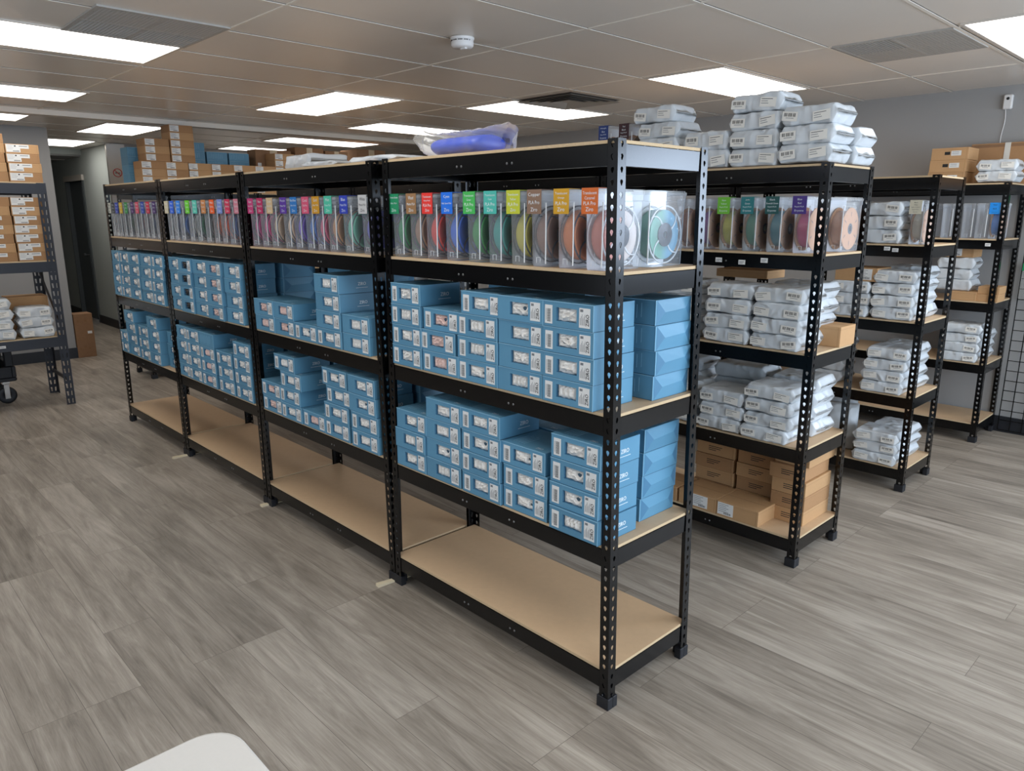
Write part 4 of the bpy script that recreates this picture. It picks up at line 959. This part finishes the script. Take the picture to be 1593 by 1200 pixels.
for z in lev:
    h = .085
    for x0 in (LX-.012, LX-LD+.002): b = MB(); b.box(x0-(LX-LD/2), x0+.010-(LX-LD/2), -.975, .98, z-.02-h+.012, z-.010, 'steel_old', .002); link('beam', b.mesh('beam'), r)
    for y0 in (-.18, -2.125): b = MB(); b.box(-.28, .28, y0+1.15, y0+1.16, z-.08, z-.010, 'steel_old', .002); link('side_beam', b.mesh('side_beam'), r)
    b = MB(); b.box(-.29, .29, -.97, .975, z-.010, z, 'board_edge', .001); link('shelf_board', b.mesh('shelf_board'), r)
b = MB(); b.box(-.26, .26, .955, .965, .20, .235, 'steel_old'); link('brace', b.mesh('brace'), r)
b = MB(); t = MB(); t.box(-.31, .31, -.004, .004, -.018, .018, 'steel_old'); t.rot(Matrix.Rotation(math.radians(40), 4, 'Y')); b.add([(a, c+.958, e+.92) for a, c, e in t.v], t.f, 'steel_old'); link('brace', b.mesh('diagonal_brace'), r)
stick(LX+.0008, -.86+.20, .545, 'white sticker on the lowest beam of the left shelf', math.pi/2, .05)
g = 'brown boxes on the left shelf'
for lv, z, ns in (('top', 1.865, (4, 5, 5)), ('middle', 1.238, (7, 7, 7))):
    for c, n in enumerate(ns):
        y = -.405-.238*c-(.02 if lv == 'middle' else 0)
        for j in range(n): carton(LX-.012, y+.004*math.sin(j*2+c), z+.0725*j, .228, .215, .072, f'brown carton, {ORD[j+1]} up in {("rightmost", "second", "third")[c]} column, {lv} level of the left shelf', g, 'long', .006, 'brown' if j % 2 else 'brown_dark', math.pi/2)
g = 'grey parcels on the left shelf'
for c, n in enumerate((3, 4, 4)):
    for j in range(n):
        o = bag(0, 0, 0, f'grey plastic parcel, {ORD[j+1]} up in {("rightmost", "second", "third")[c]} stack of the left shelf', g, 'ab' if c else 'ba', 0, (1.02, 1, 1.12))
        o.location = (LX-.115, -.36-.285*c+random.uniform(-.01, .01), .606+.083*j); o.rotation_euler = (0, 0, math.pi/2)
for j in range(2): carton(LX-.32, -.50, .605+.16*j, .30, .22, .158, f'larger brown carton, {ORD[j+1]} up behind the parcels, left shelf', g.replace('grey parcels', 'larger cartons'), None, rz=math.pi/2)
for j in range(2): carton(LX-.32, -.83, .605+.16*j, .30, .22, .158, f'larger brown carton, {ORD[j+1]} up, farther left behind the parcels, left shelf', g.replace('grey parcels', 'larger cartons'), None, rz=math.pi/2)
# utility cart under the left shelf
r = tag(link('utility_cart', None, None, (-6.45, -.95, 0)), 'dark plastic utility cart on casters under the left shelf', 'cart')
b = MB(); b.box(-.30, .30, -.44, .44, .20, .235, 'rubber', .008)
for a in ((-.30, .30, -.44, -.41), (-.30, .30, .41, .44), (-.30, -.27, -.41, .41), (.27, .30, -.41, .41)): b.box(*a, .235, .33, 'rubber', .004)
link('lower_tray', b.mesh('lower_tray'), r)
for sx in (-1, 1):
    for sy in (-1, 1): b = MB(); b.box(sx*.26-.03, sx*.26+.03, sy*.40-.03, sy*.40+.03, .33, .47, 'rubber', .006); link('corner_leg', b.mesh('corner_leg'), r)
b = MB(); b.box(-.30, .30, -.44, .44, .47, .50, 'rubber', .008); link('upper_tray', b.mesh('upper_tray'), r)
for sx in (-1, 1):
    for sy in (-1, 1):
        w = link('caster', None, r, (sx*.24, sy*.36, .075))
        b = MB(); b.lathe([(.012, -.014), (.058, -.016), (.073, -.010), (.073, .010), (.058, .016), (.012, .014)], 'rubber', 26, 'x', closed=True); link('wheel', b.mesh('wheel', True), w)
        b = MB(); b.box(-.026, -.020, -.02, .02, -.03, .10, 'chrome', .002); b.box(.020, .026, -.02, .02, -.03, .10, 'chrome', .002); b.box(-.03, .03, -.03, .03, .10, .125, 'chrome', .003); link('fork', b.mesh('fork'), w)
# tall carton on the floor by the hallway
r = tag(link('cardboard_box', carton_mesh(.19, .20, .50, 'kraft_worn').mesh('carton'), None, (-8.0, .44, 0.0005), math.pi/2), 'tall worn brown carton on the floor beside the hallway opening', 'box')
r.location = (-8.10, .522, .0005)
b = MB(); b.box(.03, .075, -.001, 0, .27, .30, 'label')
link('paper_label', b.mesh('paper_label'), r)
b = MB()
for k, (x, z) in enumerate(((-.05, .42), (.02, .42), (-.06, .10), (-.01, .12), (.03, .10))): b.box(x-.012, x+.012, -.0008, 0, z-.012, z+.012, 'brown_line')
b.box(-.085, -.045, -.0008, 0, .2, .204, 'brown_line'); b.box(-.085, -.045, -.0008, 0, .22, .224, 'brown_line'); link('printed_marks', b.mesh('printed_marks'), r)
# ---------------------------------------------------------------- wall camera, wire grid, pouches
r = tag(link('wall_camera', None, None, (-.245, 4.719, 2.40)), 'small white camera with a hanging white cable on the grey wall', 'camera')
b = MB(); b.box(-.028, .028, -.035, 0, -.05, .05, 'white_plastic', .006); link('housing', b.mesh('housing'), r)
b = MB(); b.lathe([(0, -.040), (.007, -.039), (.011, -.034), (.011, -.03)], 'ink', 18, 'y', (0, 0, .022)); link('lens', b.mesh('lens'), r)
cu = bpy.data.curves.new('cable', 'CURVE'); cu.dimensions = '3D'; cu.bevel_depth = .0028; sp = cu.splines.new('POLY'); P = [(-.012+.006*math.sin(i*.7), -.008, -.05-i*.03) for i in range(11)]
sp.points.add(len(P)-1)
for q, p in zip(sp.points, P): q.co = (*p, 1)
cu.materials.append(MATS['white_plastic']); o = bpy.data.objects.new('cable', cu); COL.objects.link(o)
me = bpy.data.meshes.new_from_object(o.evaluated_get(bpy.context.evaluated_depsgraph_get())); bpy.data.objects.remove(o); bpy.data.curves.remove(cu); link('cable', me, r)
b = MB(); X0, X1 = -.02, .70
x = X0
while x <= X1+.001: b.box(x-.003, x+.003, -.003, .003, .02, 1.98, 'steel'); x += .072 if False else .0762
z = .02
while z <= 1.99: b.box(X0, X1, -.006, -.001, z-.0025, z+.0025, 'steel'); z += .0762
tag(link('wire_grid_panel', b.mesh('wire_grid_panel'), None, (.02, 4.69, 0)), 'black wire grid panel standing against the wall at the right edge', 'display grid')
b = MB(); b.box(X0, X1, -.02, .02, 0, .03, 'steel')
for k, (z, c, n) in enumerate(((1.02, 'green_plastic', 'green-topped clear pouch hanging low on the wire grid'), (1.50, 'green_plastic', 'green-topped clear pouch hanging high on the wire grid'))):
    r = tag(link('hanging_pouch', None, None, (.07, 4.655, z)), n, 'packet', 'clear pouches hanging on the wire grid')
    b = MB(); b.box(-.06, .06, -.008, .006, 0, .20, 'film', .004); link('pouch', b.mesh('pouch'), r)
    b = MB(); b.box(-.062, .062, -.010, .008, .20, .255, c, .002); link('header_card', b.mesh('header_card'), r)
# ---------------------------------------------------------------- white folding table corner near the camera
r = tag(link('folding_table', None, None, (.53, -2.1, 0)), 'white plastic table corner at the bottom edge', 'table')
b = MB(); P = []
x0, x1, y0, y1, rr = .155-.53, .915-.53, -3.1+2.1, -1.293+2.1, .065
for cx, cy, a0 in ((x1-rr, y1-rr, 0), (x0+rr, y1-rr, 90), (x0+rr, y0+rr, 180), (x1-rr, y0+rr, 270)):
    for k in range(9): a = math.radians(a0+k*90/8); P.append((cx+rr*math.cos(a), cy+rr*math.sin(a)))
n = len(P); rings = []
for z, s in ((.695, 0), (.735, 0), (.740, .003), (.742, .007)):
    rings.append([(p[0]-(s if p[0] > 0 else -s), p[1]-(s if p[1] > -.1 else -s), z) for p in P])
V = [q for R_ in rings for q in R_]; F = []
for k in range(3):
    for i in range(n): j = (i+1) % n; F.append((k*n+i, k*n+j, k*n+n+j, k*n+n+i))
F.append(tuple(range(3*n, 4*n))); F.append(tuple(range(n-1, -1, -1))); b.add(V, F, 'table_white'); link('table_top', b.mesh('table_top'), r)
for sy in (-1, 1):
    b = MB()
    for sx in (-1, 1): b.box(sx*.25-.012, sx*.25+.012, -.012, .012, 0, .695, 'stainless', .003)
    b.box(-.25, .25, -.010, .010, .25, .27, 'stainless'); link('leg', b.mesh('table_leg'), r, (0, -.1+sy*.62, 0))
